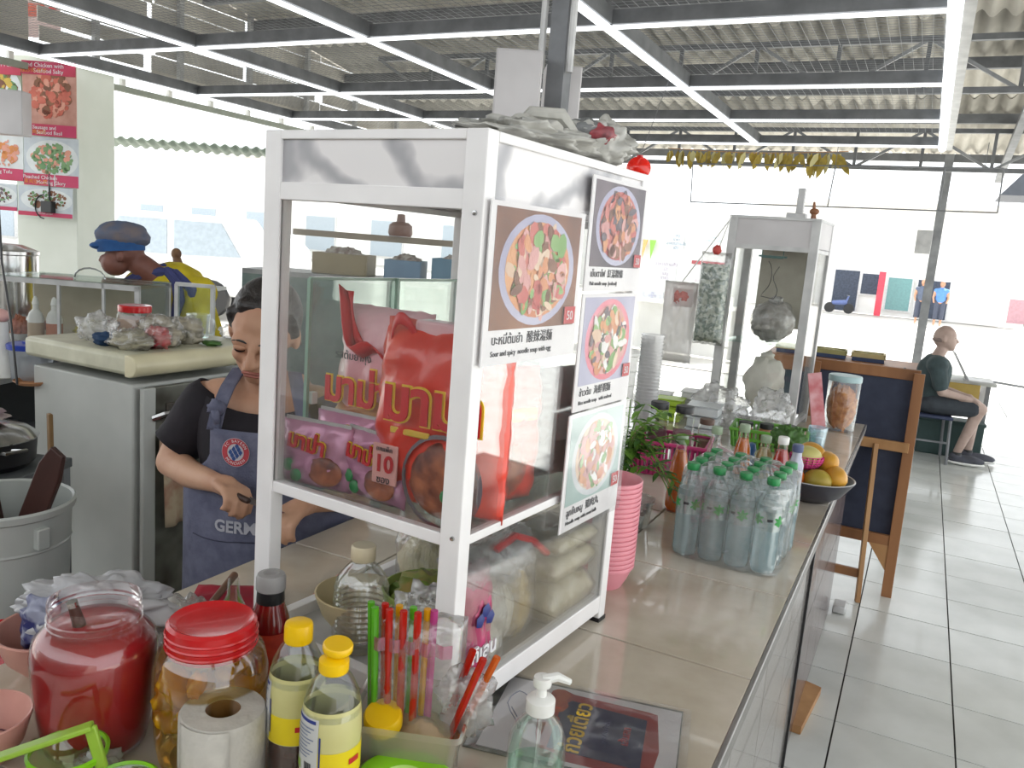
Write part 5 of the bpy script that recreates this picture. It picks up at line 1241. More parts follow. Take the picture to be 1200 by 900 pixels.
cp = obj('cap', MB().ball((-.13, -.06, 1.515), (.125, .10, .070), 26, 16, .12, 6, 3), P('tan_blue_cap', H('7a6c68'), .8, c2=H('3d5a7c'), ns=7), wk)
obj('cap_band', MB().lathe([(.098, 0), (.106, .0), (.112, .05), (.104, .06)], 26, TR(-.135, -.062, 1.435, -.0, -.12), sy=.86), P('blue_cloth', H('1e4a80'), .8, c2=H('285a94')), cp)
obj('brim', MB().ball((-.215, -.08, 1.455), (.055, .065, .022), 18, 10), _mats['blue_cloth'], cp)

# ---------------------------------------------------------------- seated man by the far tables
man = thing('person', 'bald man in dark shirt and shorts sitting sideways on a chair at right', 'person', (.14, 8.38, 0), .12)
mb = MB()
mb.ball((0, 0, .53), (.13, .17, .10)); mb.cap((0, 0, .56), (.02, 0, .84), .125, .135); mb.cap((.02, -.15, .90), (.02, .15, .90), .065, .065); mb.cap((.01, 0, .92), (.05, 0, 1.02), .055, .052)
mb.ball((.06, 0, 1.14), (.098, .078, .105)); mb.ball((.10, 0, 1.085), (.065, .055, .06)); mb.cap((.155, 0, 1.13), (.172, 0, 1.105), .011, .014); mb.cap((.125, 0, 1.045), (.13, 0, 1.045), .03, .028); mb.cap((.15, -.015, 1.075), (.15, .015, 1.075), .009, .009)
for sy in (-1, 1): mb.ball((.045, sy*.08, 1.125), (.02, .01, .032))
for sy in (-1, 1):
    mb.cap((.02, sy*.09, .53), (.42, sy*.10, .53), .085, .062); kx = .42
    fx = .30 if sy < 0 else .42
    mb.cap((kx, sy*.10, .53), (fx, sy*.10, .12), .056, .036); mb.cap((fx, sy*.1, .06), (fx+.15, sy*.1, .04), .036, .03)
    mb.cap((.02, sy*.17, .88), (.08, sy*.20, .66), .05, .042); mb.cap((.08, sy*.20, .66), (.33, sy*.12, .61), .040, .026)
    hand(mb, (.33, sy*.12, .61), (.375, sy*.11, .605), (1, -.1*sy, -.25), (.2, 0, 1), .35, 1.1, -sy)
o = obj('body', mb, M_skinl, man); o['vox'] = .008; human(o)
mb = MB().cap((0, 0, .54), (.02, 0, .83), .142, .150).cap((.02, -.150, .885), (.02, .150, .885), .092, .092)
for sy in (-1, 1): mb.cap((.02, sy*.17, .88), (.06, sy*.195, .72), .076, .066)
o = obj('dark_shirt', mb, P('dark_teal_cloth', H('3c4a4c'), .9, c2=H('323e40')), man); o['vox'] = .009; human(o)
mb = MB().ball((0, 0, .525), (.145, .182, .105))
for sy in (-1, 1): mb.cap((.03, sy*.09, .53), (.36, sy*.10, .525), .098, .078)
o = obj('dark_shorts', mb, P('dark_shorts_cloth', H('3a4046'), .9, c2=H('30343a')), man); o['vox'] = .009; human(o)
for sy, fx in ((-1, .30), (1, .42)):
    s_ = obj('shoe', MB().ball((fx+.085, sy*.10, .052), (.15, .052, .045), 20, 12).ball((fx-.005, sy*.1, .08), (.055, .046, .04), 16, 10), P('dark_sneaker', H('3a3c44'), .7, c2=H('4c4e58')), man)
    obj('sole', MB().ball((fx+.085, sy*.10, .024), (.158, .056, .022), 20, 8), M_white, s_)
    obj('sock', MB().lathe([(.042, .07), (.041, .12)], 16, TR(fx+.0, sy*.1, 0)), M_black, s_)
obj('hair_fringe', MB().ball((.033, 0, 1.115), (.074, .0795, .035), 18, 12), P('grey_stubble_hair', H('8d7a74'), .8), man)
for sy in (-1, 1): obj('eye', MB().ball((.142, sy*.03, 1.14), (.006, .012, .006), 10, 6), M_black, man)
t = thing('chair', 'dark framed chair with a red back panel under the seated man', 'chair', (.12, 8.38, 0), .12)
for (x, y) in ((-.17, -.19), (-.17, .19), (.21, -.19), (.21, .19)):
    obj('leg', MB().tube([(x*1.1, y, 0), (x, y, .41)] if x > 0 else [(x*1.25, y, 0), (x, y, .41), (x*1.1, y, .80)], .013, 8), M_steel, t)
obj('seat', MB().box((.02, 0, .425), (.42, .42, .03)), P('navy_seat', H('2b3450'), .6), t, bevel=.01)
obj('backrest', MB().box((-.185, 0, .66), (.02, .40, .24), TR(0, 0, 0, 0, -.0)), P('red_backrest', H('b01c34'), .5), t, bevel=.008)
obj('stretcher', MB().box((.02, -.19, .2), (.4, .016, .016)), M_steel, t)
# ---------------------------------------------------------------- cream-topped freezer chest and things on it
FX, FY = -2.26, 1.78
fr = thing('fridge', 'old grey refrigerator cabinet with a cream rounded top, behind the cook', 'fridge', (FX, FY, 0), .0)
M_frs = P('grey_painted_side', H('b6b8b4'), .5, c2=H('a8aaa6'), ns=3)
M_frt = P('aged_cream_plastic', H('d8d0ae'), .35, c2=H('c6be9e'), ns=5, coat=.2)
obj('body', MB().box((-.27, .29, .55), (.52, .57, 1.10)), M_frs, fr, bevel=.006)
obj('top', MB().box((-.285, .29, 1.165), (.55, .60, .07)), P('grey_cream_top', H('c8c6b0'), .4, c2=H('b4b29c')), fr, bevel=.015)
tl = MB()
prof = [(.035*math.cos(a)*1.1, .036*math.sin(a)) for a in [PI/2-PI*k/8 for k in range(9)]]
pts = [(x, z) for x, z in prof] + [(-.02, -.036), (-.02, .036)]
obj('top_lip', MB().prism(pts, 0, .62, TR(.0, .60, 1.165, PI/2)), M_frt, fr, bevel=.004)
M_drt = P('grimy_steel', H('8b8d84'), .35, .5, H('4a463e'), 5, bump=.1, bs=20, lo=.3, hi=.6)
d = obj('door', MB().box((.004, .31, .55), (.02, .53, 1.08)), M_drt, fr, bevel=.004)
obj('door_edge', MB().box((.012, .045, .55), (.02, .05, 1.08)), M_frs, d, bevel=.004)
obj('handle_recess', MB().box((.016, .15, .86), (.012, .07, .34)), P('black_grime', H('26221e'), .6, c2=H('4a4238'), ns=20), d, bevel=.004)
obj('handle', MB().tube([(.02, .06, .985), (.045, .08, 1.0), (.045, .2, 1.0), (.02, .23, .99)], .012, 8), M_chrome, d)
t = thing('hanging_towel', 'stained cream towel hanging on the refrigerator door beside the cook', 'towel', (FX+.035, FY+.13, .60), .0)
obj('cloth', MB().surf(lambda u, v: (.01+.012*math.sin(u*9+v), -.06+.12*u*(1.15-.3*v)+.02*(1-v), .30*v), 14, 12), P('stained_towel', H('b5a48a'), .9, c2=H('9c6a58'), ns=10, lo=.3, hi=.5), t, solid=.006)
obj('top_fold', MB().box((.012, 0, .30), (.03, .12, .07)), _mats['stained_towel'], t, bevel=.01)
TZ = 1.202
t = thing('red_lid_jar', 'clear jar of pinkish powder with a red lid on the refrigerator', 'jar', (-2.52, 1.99, TZ), 0)
obj('jar_body', MB().lathe([(0, 0), (.055, 0), (.06, .005), (.06, .095), (.055, .105), (.052, .11)], 28), M_pet, t)
obj('powder', MB().lathe([(0, .003), (.054, .004), (.057, .01), (.057, .085), (0, .087)], 24), P('pinkish_powder', H('bfa08c'), .8), t)
obj('lid', MB().lathe([(.054, .106), (.057, .108), (.057, .128), (.054, .131), (0, .131)], 28), M_red, t)
t = thing('glass_mug', 'clear glass mug with handle on the refrigerator by the cook', 'mug', (-2.50, 2.26, TZ), .2)
obj('body', MB().lathe([(0, .006), (.035, .006), (.042, .09), (.045, .09), (.039, 0), (0, 0)], 28), M_pet, t)
obj('handle', MB().tube([(.04, 0, .08), (.068, 0, .075), (.075, 0, .045), (.062, 0, .02), (.038, 0, .015)], .006, 8), M_pet, t)
for k, (x, y, s2, m, lab) in enumerate(((-2.60, 1.90, (.075, .055, .055), M_bag, 'crumpled clear bag at the left edge of the refrigerator top'),
    (-2.40, 2.00, (.08, .06, .055), P('bagged_rice', H('b3ab98'), .5, c2=H('98907e'), ns=18, bump=.4, bs=60), 'bag of pale noodles right of the red lid jar'),
    (-2.385, 1.87, (.075, .05, .035), P('bagged_pale', H('a8a28c'), .5, c2=H('8f8974'), ns=18, bump=.4, bs=60), 'low bag of pale noodles in front of the red lid jar'),
    (-2.36, 1.955, (.05, .04, .04), P('bag_red_food', H('b02838'), .4, c2=H('c08078'), ns=14), 'bag with bright red contents on the refrigerator'),
    (-2.42, 2.13, (.06, .05, .05), _mats['bagged_rice'], 'bag of pale noodles before the glass mug'),
    (-2.40, 2.35, (.06, .05, .03), M_bag, 'crumpled clear bag at the right end of the refrigerator top'))):
    t = thing('food_bag', lab, 'bag', (x, y, TZ))
    obj('contents', MB().ball((0, 0, s2[2]*.8), s2, 24, 16, .35, 9, k*7+1), m, t)
    if m is not M_bag: obj('film', MB().ball((0, 0, s2[2]*.85), tuple(q*1.08 for q in s2), 24, 16, .4, 9, k*7+3), M_film, t)
single('blue_cloth_bundle', MB().ball((0, 0, .02), (.045, .03, .022), 18, 12, .4, 8, 5), P('dark_blue_cloth', H('1c3a5c'), .8), 'small dark blue cloth bundle at the front of the refrigerator top', 'cloth', (-2.50, 1.85, TZ))
single('green_leaves', MB().ball((0, 0, .008), (.04, .025, .01), 18, 10, .5, 9, 5), M_lf2, 'small bunch of green leaves at the refrigerator front edge', 'herbs', (-2.31, 2.15, TZ))

# ---------------------------------------------------------------- work table, bucket, pans at the far left
tb = thing('work_table', 'grey steel work table at the left edge behind the refrigerator', 'table', (-3.42, 1.66, 0), .35)
obj('tabletop', MB().box((-.1, 0, 1.01), (1.1, .56, .03)), M_alug, tb, bevel=.003)
obj('front_rail', MB().box((-.1, -.27, .955), (1.1, .03, .07)), M_steell, tb, smooth=False)
for x in (-.6, .42):
    for y in (-.25, .25): obj('leg', MB().box((x, y, .5), (.035, .035, 1.0)), M_steel, tb, smooth=False)
obj('lower_shelf', MB().box((-.1, 0, .78), (1.05, .5, .02)), M_steel, tb, smooth=False)
obj('back_panel', MB().box((-.1, .26, .9), (1.05, .01, .25)), P('dark_panel', H('3c4042'), .6), tb, smooth=False)
t = thing('blue_lid_tub', 'translucent round tub with a bright blue lid on the work table', 'tub', (-2.885, 1.84, 1.027))
obj('tub_wall', MB().lathe([(0, 0), (.062, 0), (.066, .005), (.074, .115)], 28), CL('white_tub', (.9, .92, .94), .15, .55, (.72, .76, .80)), t)
obj('lid', MB().lathe([(.07, .112), (.08, .113), (.081, .128), (.077, .132), (.03, .134), (.03, .14), (0, .141)], 28), P('blue_lid', H('2440a8'), .4), t)
t = thing('white_jug', 'white plastic jug with a grey emblem at the far left of the work table', 'jug', (-2.99, 1.79, 1.027))
obj('body', MB().lathe([(0, 0), (.06, 0), (.065, .005), (.06, .06), (.045, .10), (.03, .13), (.028, .20), (.03, .205)], 28), M_white, t)
obj('emblem', MB().patch(lambda z: .0625-.02*max(0, z-.05)/.05*.2, -1.9, -.8, .035, .055, 8, 2, .002), P('grey_emblem', H('55565e'), .5), t)
obj('cap', MB().ball((0, 0, .225), (.034, .034, .026), 16, 10), P('pink_cap', H('d8a8a4'), .5), t)
single('wooden_saucer', MB().lathe([(0, 0), (.05, 0), (.065, .012), (.063, .015), (.05, .004), (0, .004)], 24), P('orange_wood', H('b07a50'), .5), 'orange wooden saucer before the blue-lid tub', 'saucer', (-2.80, 1.79, 1.027))
single('power_cord', MB().tube([(-2.93, 1.76, 1.72), (-2.90, 1.75, 1.45), (-2.84, 1.74, 1.25), (-2.80, 1.73, 1.06), (-2.78, 1.72, 1.035)], .004, 6), M_black, 'thin dark cord hanging down in front of the blue-lid tub', 'cord')
# pans with lids in front, on a low stove
st = thing('stove_table', 'low dark stove table at the left carrying the covered pan', 'table', (-2.47, 1.36, 0), .35)
obj('tabletop', MB().box((0, 0, .86), (.42, .40, .03)), P('dark_counter_metal', H('55595a'), .5), st, bevel=.003)
for x in (-.19, .19):
    for y in (-.18, .18): obj('leg', MB().box((x, y, .42), (.03, .03, .85)), M_steel, st, smooth=False)
t = thing('covered_pan', 'black pan with a shiny steel lid at the left edge', 'pan', (-2.44, 1.40, .877))
obj('pan_body', MB().lathe([(0, 0), (.12, 0), (.14, .02), (.145, .09)], 30), M_black, t)
obj('lid', MB().lathe([(.148, .088), (.15, .092), (.12, .115), (.06, .13), (0, .134)], 32), M_chrome, t)
obj('handle', MB().tube([(.145, 0, .07), (.18, .02, .075), (.18, -.04, .075), (.145, -.04, .07)], .006, 6), M_chrome, t)
single('paper_packet', MB().ball((0, 0, .02), (.07, .05, .02), 18, 12, .4, 9, 5), P('pale_packet', H('a89c94'), .6, c2=H('86707a'), ns=20), 'crumpled pale packet lying on the steel pan lid', 'packet', (-2.45, 1.41, 1.01))
single('wooden_paddle', MB().bar((0, 0, -.778), (-.05, .02, .30), .028, .012), P('worn_wood_paddle', H('7a5c34'), .6), 'worn wooden paddle handle sticking up behind the bucket', 'paddle', (-2.10, 1.40, .78), bevel=.003)
# white bucket with boards
bk = thing('bucket', 'large greyish white plastic bucket at the left holding dark wooden boards', 'bucket', (-1.87, 1.11, .545))
M_bkt = P('dull_white_plastic', H('bcc1bd'), .45, c2=H('aeb3af'), ns=4)
obj('wall', MB().lathe([(0, 0), (.125, 0), (.132, .004), (.150, .40), (.158, .405), (.160, .42), (.155, .425), (.150, .42), (.128, .01), (0, .008)], 44), M_bkt, bk)
obj('rib', MB().lathe([(.1462, .32), (.149, .325), (.1475, .33)], 40), M_bkt, bk)
obj('handle_lug', MB().box((.153, -.0, .36), (.02, .03, .05)), M_bkt, bk, bevel=.003)
wstand = thing('stool', 'low red plastic stool under the bucket at the lower left', 'stool', (-1.87, 1.11, 0))
obj('seat', MB().box((0, 0, .53), (.34, .34, .028)), M_red, wstand, bevel=.008)
for x in (-.14, .14):
    for y in (-.14, .14): obj('leg', MB().bar((x*1.15, y*1.15, 0), (x, y, .525), .04), M_red, wstand, bevel=.005)
M_drk = P('dark_red_wood', H('45261f'), .5, c2=H('331a16'), ns=8, stretch=(1, 1, .2))
for k, (x, y, rx, ry, w, lab) in enumerate(((-1.88, 1.05, .05, -.14, .075, 'dark wooden board leaning left in the bucket'), (-1.80, 1.10, -.05, .36, .06, 'dark wooden board leaning right in the bucket'), (-1.955, 1.17, .1, -.10, .035, 'narrow dark wooden board at the left edge of the bucket'))):
    o = single('wooden_board', MB().prism([(-w/2, 0), (w/2, 0), (w/2*1.1, .40), (w/2*.7, .46), (-w/2*.5, .47), (-w/2, .42)], -.008, .008, UP), M_drk, lab, 'board', (x - .45*math.sin(ry)*.6, y, .66), bevel=.003, group='dark boards in the bucket'); o.rotation_euler = (rx, ry, .3)
single('red_basin', MB().lathe([(0, .004), (.12, .004), (.16, .09), (.17, .092), (.125, 0), (0, 0)], 36), M_red, 'red plastic basin low at the lower left corner', 'basin', (-1.46, .83, .72))
t = thing('crate_stand', 'dark low stand holding the red basin', 'stand', (-1.46, .83, 0))
obj('board', MB().box((0, 0, .70), (.3, .3, .03)), M_steel, t, smooth=False)
for x in (-.12, .12): obj('leg', MB().box((x, 0, .34), (.03, .2, .68)), M_steel, t, smooth=False)

# ---------------------------------------------------------------- glass case of the next stall
gc = thing('glass_case', 'long low glass display case with grey frame in front of the yellow-shirted worker', 'display case', (-3.70, 2.18, 1.03), .466)
L = .66; D_ = .34; HH = .31
for x in (.01, L-.01):
    for y in (.01, D_-.01): obj('post', MB().box((x, y, HH/2), (.02, .02, HH)), M_alug, gc, smooth=False)
for y in (.01, D_-.01):
    for z in (.01, HH-.01): obj('rail', MB().box((L/2, y, z), (L, .02, .024)), M_alug, gc, smooth=False)
for x in (.30, .50): obj('mullion', MB().box((x, .006, HH/2), (.012, .012, HH)), M_alug, gc, smooth=False)
obj('glass_top', MB().box((L/2, D_/2, HH+.004), (L, D_, .006)), M_glassg, gc, smooth=False)
obj('glass_front', MB().box((L/2, .004, HH/2), (L-.03, .003, HH-.03)), M_glass, gc, smooth=False)
obj('glass_end', MB().box((L-.004, D_/2, HH/2), (.003, D_-.03, HH-.03)), M_glass, gc, smooth=False)
obj('back_board', MB().box((L*.5, D_-.03, HH/2), (L*.96, .006, HH-.03)), P('beige_case_back', H('a39a86'), .6), gc, smooth=False)
obj('floor_board', MB().box((L/2, D_/2, .004), (L, D_, .008)), M_alug, gc, smooth=False)
ct2 = thing('stall_table', 'grey counter of the next stall under the glass case', 'table', (-3.70, 2.18, 0), .466)
obj('tabletop', MB().box((.25, .25, 1.005), (1.0, .56, .03)), M_alug, ct2, bevel=.003)
obj('front_panel', MB().box((.25, -.02, .5), (.96, .02, .98)), _mats['dark_panel'], ct2, smooth=False)
def GC(x, y, z=1.042): c, s2 = math.cos(.466), math.sin(.466); return (-3.70+x*c-y*s2, 2.18+x*s2+y*c, z)
for k, (x, y, c, lab) in enumerate(((.14, .10, 'b09a80', 'white-necked squeeze bottle in the glass case, left one'), (.22, .11, 'b87050', 'white-necked squeeze bottle with orange label in the glass case, right one'))):
    t = thing('squeeze_bottle', lab, 'bottle', GC(x, y), 0, 'squeeze bottles in the glass case')
    obj('body', MB().lathe([(0, 0), (.032, 0), (.034, .004), (.034, .11), (.026, .135), (.013, .15), (.012, .175)], 20), M_white, t)
    obj('label', MB().patch(lambda z: .0342, 0, PI2, .02, .09, 20, 2), P('label_%d_print' % k if 0 else ('tan_label' if k == 0 else 'orange_label'), H(c), .5), t)
    obj('cap', MB().lathe([(.014, .172), (.016, .174), (.010, .20), (.003, .21), (0, .21)], 16), M_white, t)
for k, (x, y, r, c, c2, lab) in enumerate(((.05, .12, .035, 'b0603c', '8a4028', 'heap of orange food at the left end of the glass case'), (.38, .14, .07, 'a89a3c', '7a7a34', 'heap of yellow-green vegetables in the middle of the glass case'),
        (.55, .17, .06, '8f7a3a', '6a5a30', 'heap of brownish vegetables right of the yellow-green heap'), (.60, .08, .03, '8a5a40', '5a3a2c', 'heap of dark red food at the right of the glass case'))):
    t = thing('food_tray', lab, 'food', GC(x, y), .466, 'food heaps in the glass case')
    obj('tray', MB().lathe([(0, .002), (r, .002), (r*1.15, .03), (r*1.1, .03), (r*.95, 0), (0, 0)], 24), M_alug, t)
    obj('food', MB().ball((0, 0, .05), (r, r*.9, .06), 24, 16, .5, 11, k*5), P('food_heap_'+'abcd'[k], H(c), .7, c2=H(c2), ns=30), t)
t = thing('wire_lid', 'arched wire handle lying on top of the glass case', 'handle', GC(.38, .12, 1.352), .466)
obj('wire', MB().tube([(.07*math.cos(PI*q/8), 0, .045*math.sin(PI*q/8)) for q in range(9)], .004, 6), M_chrome, t)
t = thing('steel_pot', 'shiny steel pot standing behind the glass case at the far left', 'pot', (-4.12, 2.50, 1.03))
obj('pot_body', MB().lathe([(0, 0), (.13, 0), (.15, .02), (.15, .38), (.155, .385)], 28), M_chrome, t)
obj('lid', MB().lathe([(.155, .385), (.155, .40), (.08, .43), (0, .435)], 28), M_chrome, t)
t = thing('wooden_figurine', 'small brown wooden figurine standing beyond the yellow-shirted worker', 'figurine', (-4.14, 3.62, 1.245))
obj('body', MB().ball((0, 0, .05), (.09, .06, .06), 18, 12, .3, 7, 2).ball((.13, .05, .02), (.05, .04, .035), 14, 10, .3, 7, 5).cap((-.03, 0, .08), (-.06, 0, .16), .035, .025), P('carved_wood', H('7a5a3c'), .6, c2=H('5c402c'), ns=15), t)
obj('head', MB().ball((-.065, 0, .19), (.032, .03, .036), 16, 10), _mats['carved_wood'], t)
t = thing('white_ledge', 'white low partition wall beyond the next stall', 'partition', (-4.50, 3.50, 0), .45)
obj('panel', MB().box((0, 0, .61), (1.1, .06, 1.22)), M_outw, t, smooth=False)
obj('cap', MB().box((0, 0, 1.232), (1.15, .3, .02)), M_outw, t, smooth=False)

FK = 1.33
def far(x, y, z): return (x*FK, y*FK, 1.6475+(z-1.6475)*FK)
# ---------------------------------------------------------------- square pillar with food posters
pr_ = thing('pillar', 'square white painted pillar at the left carrying food posters', 'pillar', (-6.677, 4.60, 0), .30)
obj('shaft', MB().box((0, 0, 1.43), (.56, .48, 2.86)), P('pillar_paint', H('dfe2d8'), .7, c2=H('d4d8cc'), ns=2), pr_, bevel=.004)
obj('plinth', MB().box((0, 0, .08), (.60, .52, .16)), M_alug, pr_, smooth=False)
bx = thing('electrical_box', 'grey fuse box in front of the food posters at the left edge', 'fuse box', far(-4.78, 2.98, 2.17), .5); bx.scale = (FK,)*3
obj('case', MB().box((-.04, 0, 0), (.22, .10, .245)), M_box, bx, bevel=.005)
obj('conduit', MB().tube([(-.10, 0, -.12), (-.11, 0, -.5)], .01, 8), M_alug, bx)
so = thing('wall_socket', 'black wall socket box with cable on the pillar under the posters', 'socket', far(-4.855, 3.235, 1.66), .3); so.scale = (FK,)*3
obj('case', MB().box((0, -.02, 0), (.075, .04, .07)), M_black, so, bevel=.004)
obj('back_plate', MB().box((-.01, .0, .16), (.10, .01, .07)), M_alug, so, bevel=.002)
obj('cable', MB().tube([(0, -.01, .04), (.0, -.005, .2)], .005, 6), M_black, so)
obj('loop', MB().tube([(-.03-.03*math.sin(PI*q/8)*2, -.02, .03*math.cos(PI*q/8)*2.4) for q in range(9)], .004, 6), M_black, so)
def poster(label, x, z, w, h, bg, rim, cols, lines, band, seed, w0=-5.0, y0=3.17, rz=.42, top=True):
    t = thing('food_poster', label, 'poster', far(w0+x*math.cos(rz), y0+x*math.sin(rz), z), rz, 'food posters on the pillar'); t.scale = (FK,)*3
    obj('board', MB().box((w/2, 0, h/2), (w, .006, h)), bg, t, smooth=False)
    if rim: obj('printed_plate', MB().lathe([(.48, 0), (0, 0)], 30, TR(w*.52, -.0038, h*.56, PI/2) @ Matrix.Diagonal((w, h*.8, 1, 1))), rim, t, smooth=False)
    rnd = random.Random(seed)
    for ci, m in enumerate(cols):
        mb = MB()
        for k in range(40):
            a = rnd.uniform(0, PI2); q = math.sqrt(rnd.random()); s2 = rnd.uniform(.03, .075)*h
            px, pz = w*.52+q*w*.36*math.cos(a), h*.56+q*h*.30*math.sin(a); e = rnd.uniform(.4, 1); tt = rnd.uniform(0, PI)
            vs = [(px+s2*math.cos(b)*math.cos(tt)-e*s2*math.sin(b)*math.sin(tt), -.0042-.00015*((k*5+ci) % 13), pz+s2*math.cos(b)*math.sin(tt)+e*s2*math.sin(b)*math.cos(tt)) for b in [PI2*i/7 for i in range(7)]]
            mb.add(vs, [tuple(range(7))])
        obj('printed_food', mb, m, t, smooth=False, kind='stuff')
    for bz, bh, ls in band:
        b = obj('magenta_band', MB().box((w/2, -.007, h*bz), (w, .003, h*bh)), P('magenta_band', H('c03a62'), .5, c2=H('b42c48'), ns=5), t, smooth=False)
        for i, l in enumerate(ls): text(l, h*bh*.44, M_inkw, b, TR(w*(.30+.2*i) if len(ls) > 1 else w*.5, -.0092, h*(bz+bh*(.2-.42*i))) @ UP)
        if len(ls) > 1: text('辣炒鸡海鲜' if seed == 1 else '蒸鸡空心菜', h*bh*.42, P('print_gold', H('e0902c'), .5), b, TR(w*.22, -.0092, h*(bz-bh*.22)) @ UP)
    return t
c_or = P('print_salmon', H('c86a55'), .5, c2=H('b85644')); c_lt = P('print_light_salmon', H('dc9a84'), .5); c_g1 = P('print_leaf', H('7fa070'), .5, c2=H('5f8a58')); c_bg = P('poster_pale', H('c8d0d4'), .5, c2=H('b8c0c8')); c_w = P('poster_white', H('dde2e2'), .5)
ph = .42
poster('food poster with orange-red seafood in the right column, upper', .0, 2.08, .33, .43, P('poster_brownish', H('b48070'), .5, c2=H('c89888')), None, [c_or, c_lt, c_or, PC['br']], ['x'], [(.91, .18, ['Stir-Fried Chicken with', 'Seafood Salty']), (.08, .16, ['Fried Sausage and', 'Seafood Basil'])], 1)
poster('food poster with green vegetables on a white plate in the right column, lower', .0, 1.785, .34, .29, c_bg, c_w, [c_g1, c_lt, c_g1, c_g1], ['x'], [(.12, .24, ['Poached Chicken', 'Morning Glory'])], 2)
poster('food poster with yellow dish in the left column, cut by the photo edge', -.30, 2.10, .295, .40, P('poster_greenish', H('a0a890'), .5), c_w, [c_g1, P('print_yellow', H('d0b048'), .5), PC['br']], ['x'], [(.90, .2, ['Fried with Pork'])], 3)
poster('food poster with orange dish in the left column under the fuse box', -.30, 1.80, .295, .29, c_w, None, [P('print_orange_dish', H('d88a48'), .5), c_lt], ['x'], [(.13, .24, ['and Egg Tofu'])], 4)
poster('small food poster with dark dish on white plate, bottom left', -.35, 1.62, .30, .16, c_bg, c_w, [PC['dk'], PC['br'], c_g1], ['x'], [(.07, .14, ['Fried Rice'])], 5)
poster('small food poster with brown dish on a white plate, bottom right', -.04, 1.60, .34, .18, c_bg, c_w, [PC['br'], PC['br'], c_g1], ['x'], [(.07, .14, ['Fried Pork with Basil'])], 6)
t = thing('food_poster', 'red and white food poster hanging high at the upper left corner', 'poster', (-6.87, 4.42, 2.98), .45)
obj('board', MB().box((0, 0, .2), (.52, .006, .30)), P('poster_pinkish_white', H('b8a09c'), .5, c2=H('a89490')), t, smooth=False)
obj('red_print', MB().box((-.05, -.005, .26), (.36, .003, .10)), _mats['print_orange_red'], t, smooth=False)
obj('red_patch', MB().box((.2, -.005, .24), (.06, .003, .14)), M_inkr, t, smooth=False)
# left eaves: pale beam with louvres
t = thing('eaves_beam', 'pale painted eaves beam with short posts along the left side roof edge', 'beam', (-6.62, 4.6, 2.80), PI/2)
obj('lower_rail', MB().box((0, 0, -.05), (8.4, .05, .05)), P('pale_green_paint', H('8f9488'), .6), t, smooth=False)
obj('upper_rail', MB().box((0, 0, .10), (8.4, .05, .05)), M_white, t, smooth=False)
for k in range(17): obj('short_post', MB().box((-4.0+.5*k, 0, .02), (.04, .04, .14)), M_white, t, smooth=False)
aw = single('awning_edge', MB().surf(lambda u, v: (-1.4+2.8*u, .22*v, .014*math.cos(u*150)-.07*v), 241, 2), P('awning_green', H('8f9c90'), .6), 'corrugated edge of a pale awning hanging beyond the left opening', 'awning', (-7.85, 6.55, 2.50), .45, solid=.01)
for x in (-1.3, 1.3): obj('support_pole', MB().tube([(x, .2, -2.5), (x, .2, -.02)], .02, 8), M_white, aw)

t = thing('framed_screen', 'small grey framed glass screen right of the yellow-shirted worker', 'screen', (-2.90, 2.60, 1.03), .466)
obj('pane', MB().box((0, 0, .22), (.15, .006, .22)), M_glassg, t, smooth=False)
for c_, s_2 in (((0, 0, .335), (.17, .02, .016)), ((.08, 0, .2), (.016, .02, .27)), ((-.08, 0, .2), (.016, .02, .27)), ((0, 0, .07), (.17, .02, .016))):
    obj('frame_bar', MB().box(c_, s_2), M_alug, t, smooth=False)
single('side_table', MB().box((0, 0, 1.045), (.2, .2, .03)).box((0, 0, .5), (.05, .05, 1.07)), M_alug, 'narrow grey stand under the small framed screen', 'stand', (-2.90, 2.60, .03), .466, smooth=False)
# ---------------------------------------------------------------- chalkboard easel at the counter end
es = thing('easel_sign', 'wooden A-frame chalkboard easel standing at the counter end', 'sign', (-.22, 4.49, 0))
lean = .05
def ep(x, z): return (x, lean*z*.6, z)
obj('board_panel', MB().box((0, .034, .72), (.46, .012, .86), TR(0, 0, 0, -.02)), P('navy_chalkboard', H('262c40'), .7, c2=H('30364a')), es, smooth=False)
for x in (-.245, .245):
    obj('stile', MB().prism([(x*1.05-.025, 0), (x*1.05+.025, 0), (x+.025, 1.18), (x-.025, 1.18)], -.012, .012, TR(0, 0.012, 0) @ UP), M_wood, es, bevel=.002, smooth=False)
obj('cross_rail', MB().bar((-.25, .052, 1.165), (.25, .052, 1.165), .025, .055), M_wood, es, bevel=.002, smooth=False)
obj('cross_rail', MB().bar((-.25, .018, .30), (.25, .018, .30), .025, .055), M_wood, es, bevel=.002, smooth=False)
obj('cross_rail', MB().bar((-.25, .0, .80), (.25, .0, .80), .025, .05), M_woodl, es, bevel=.002, smooth=False)
obj('corner_brace', MB().prism([(0, 0), (.10, 0), (.10, -.14)], -.01, .01, TR(.135, .015, .275) @ UP), M_woodl, es, smooth=False)
for x in (-.16, .13):
    obj('rear_leg', MB().bar((x, -.16, 0), (x*.75, -.01, .80), .038, .022), M_woodl, es, bevel=.002, smooth=False)
obj('lower_rail', MB().bar((-.16, -.125, .14), (.13, -.125, .14), .02, .045), M_wood, es, bevel=.002, smooth=False)

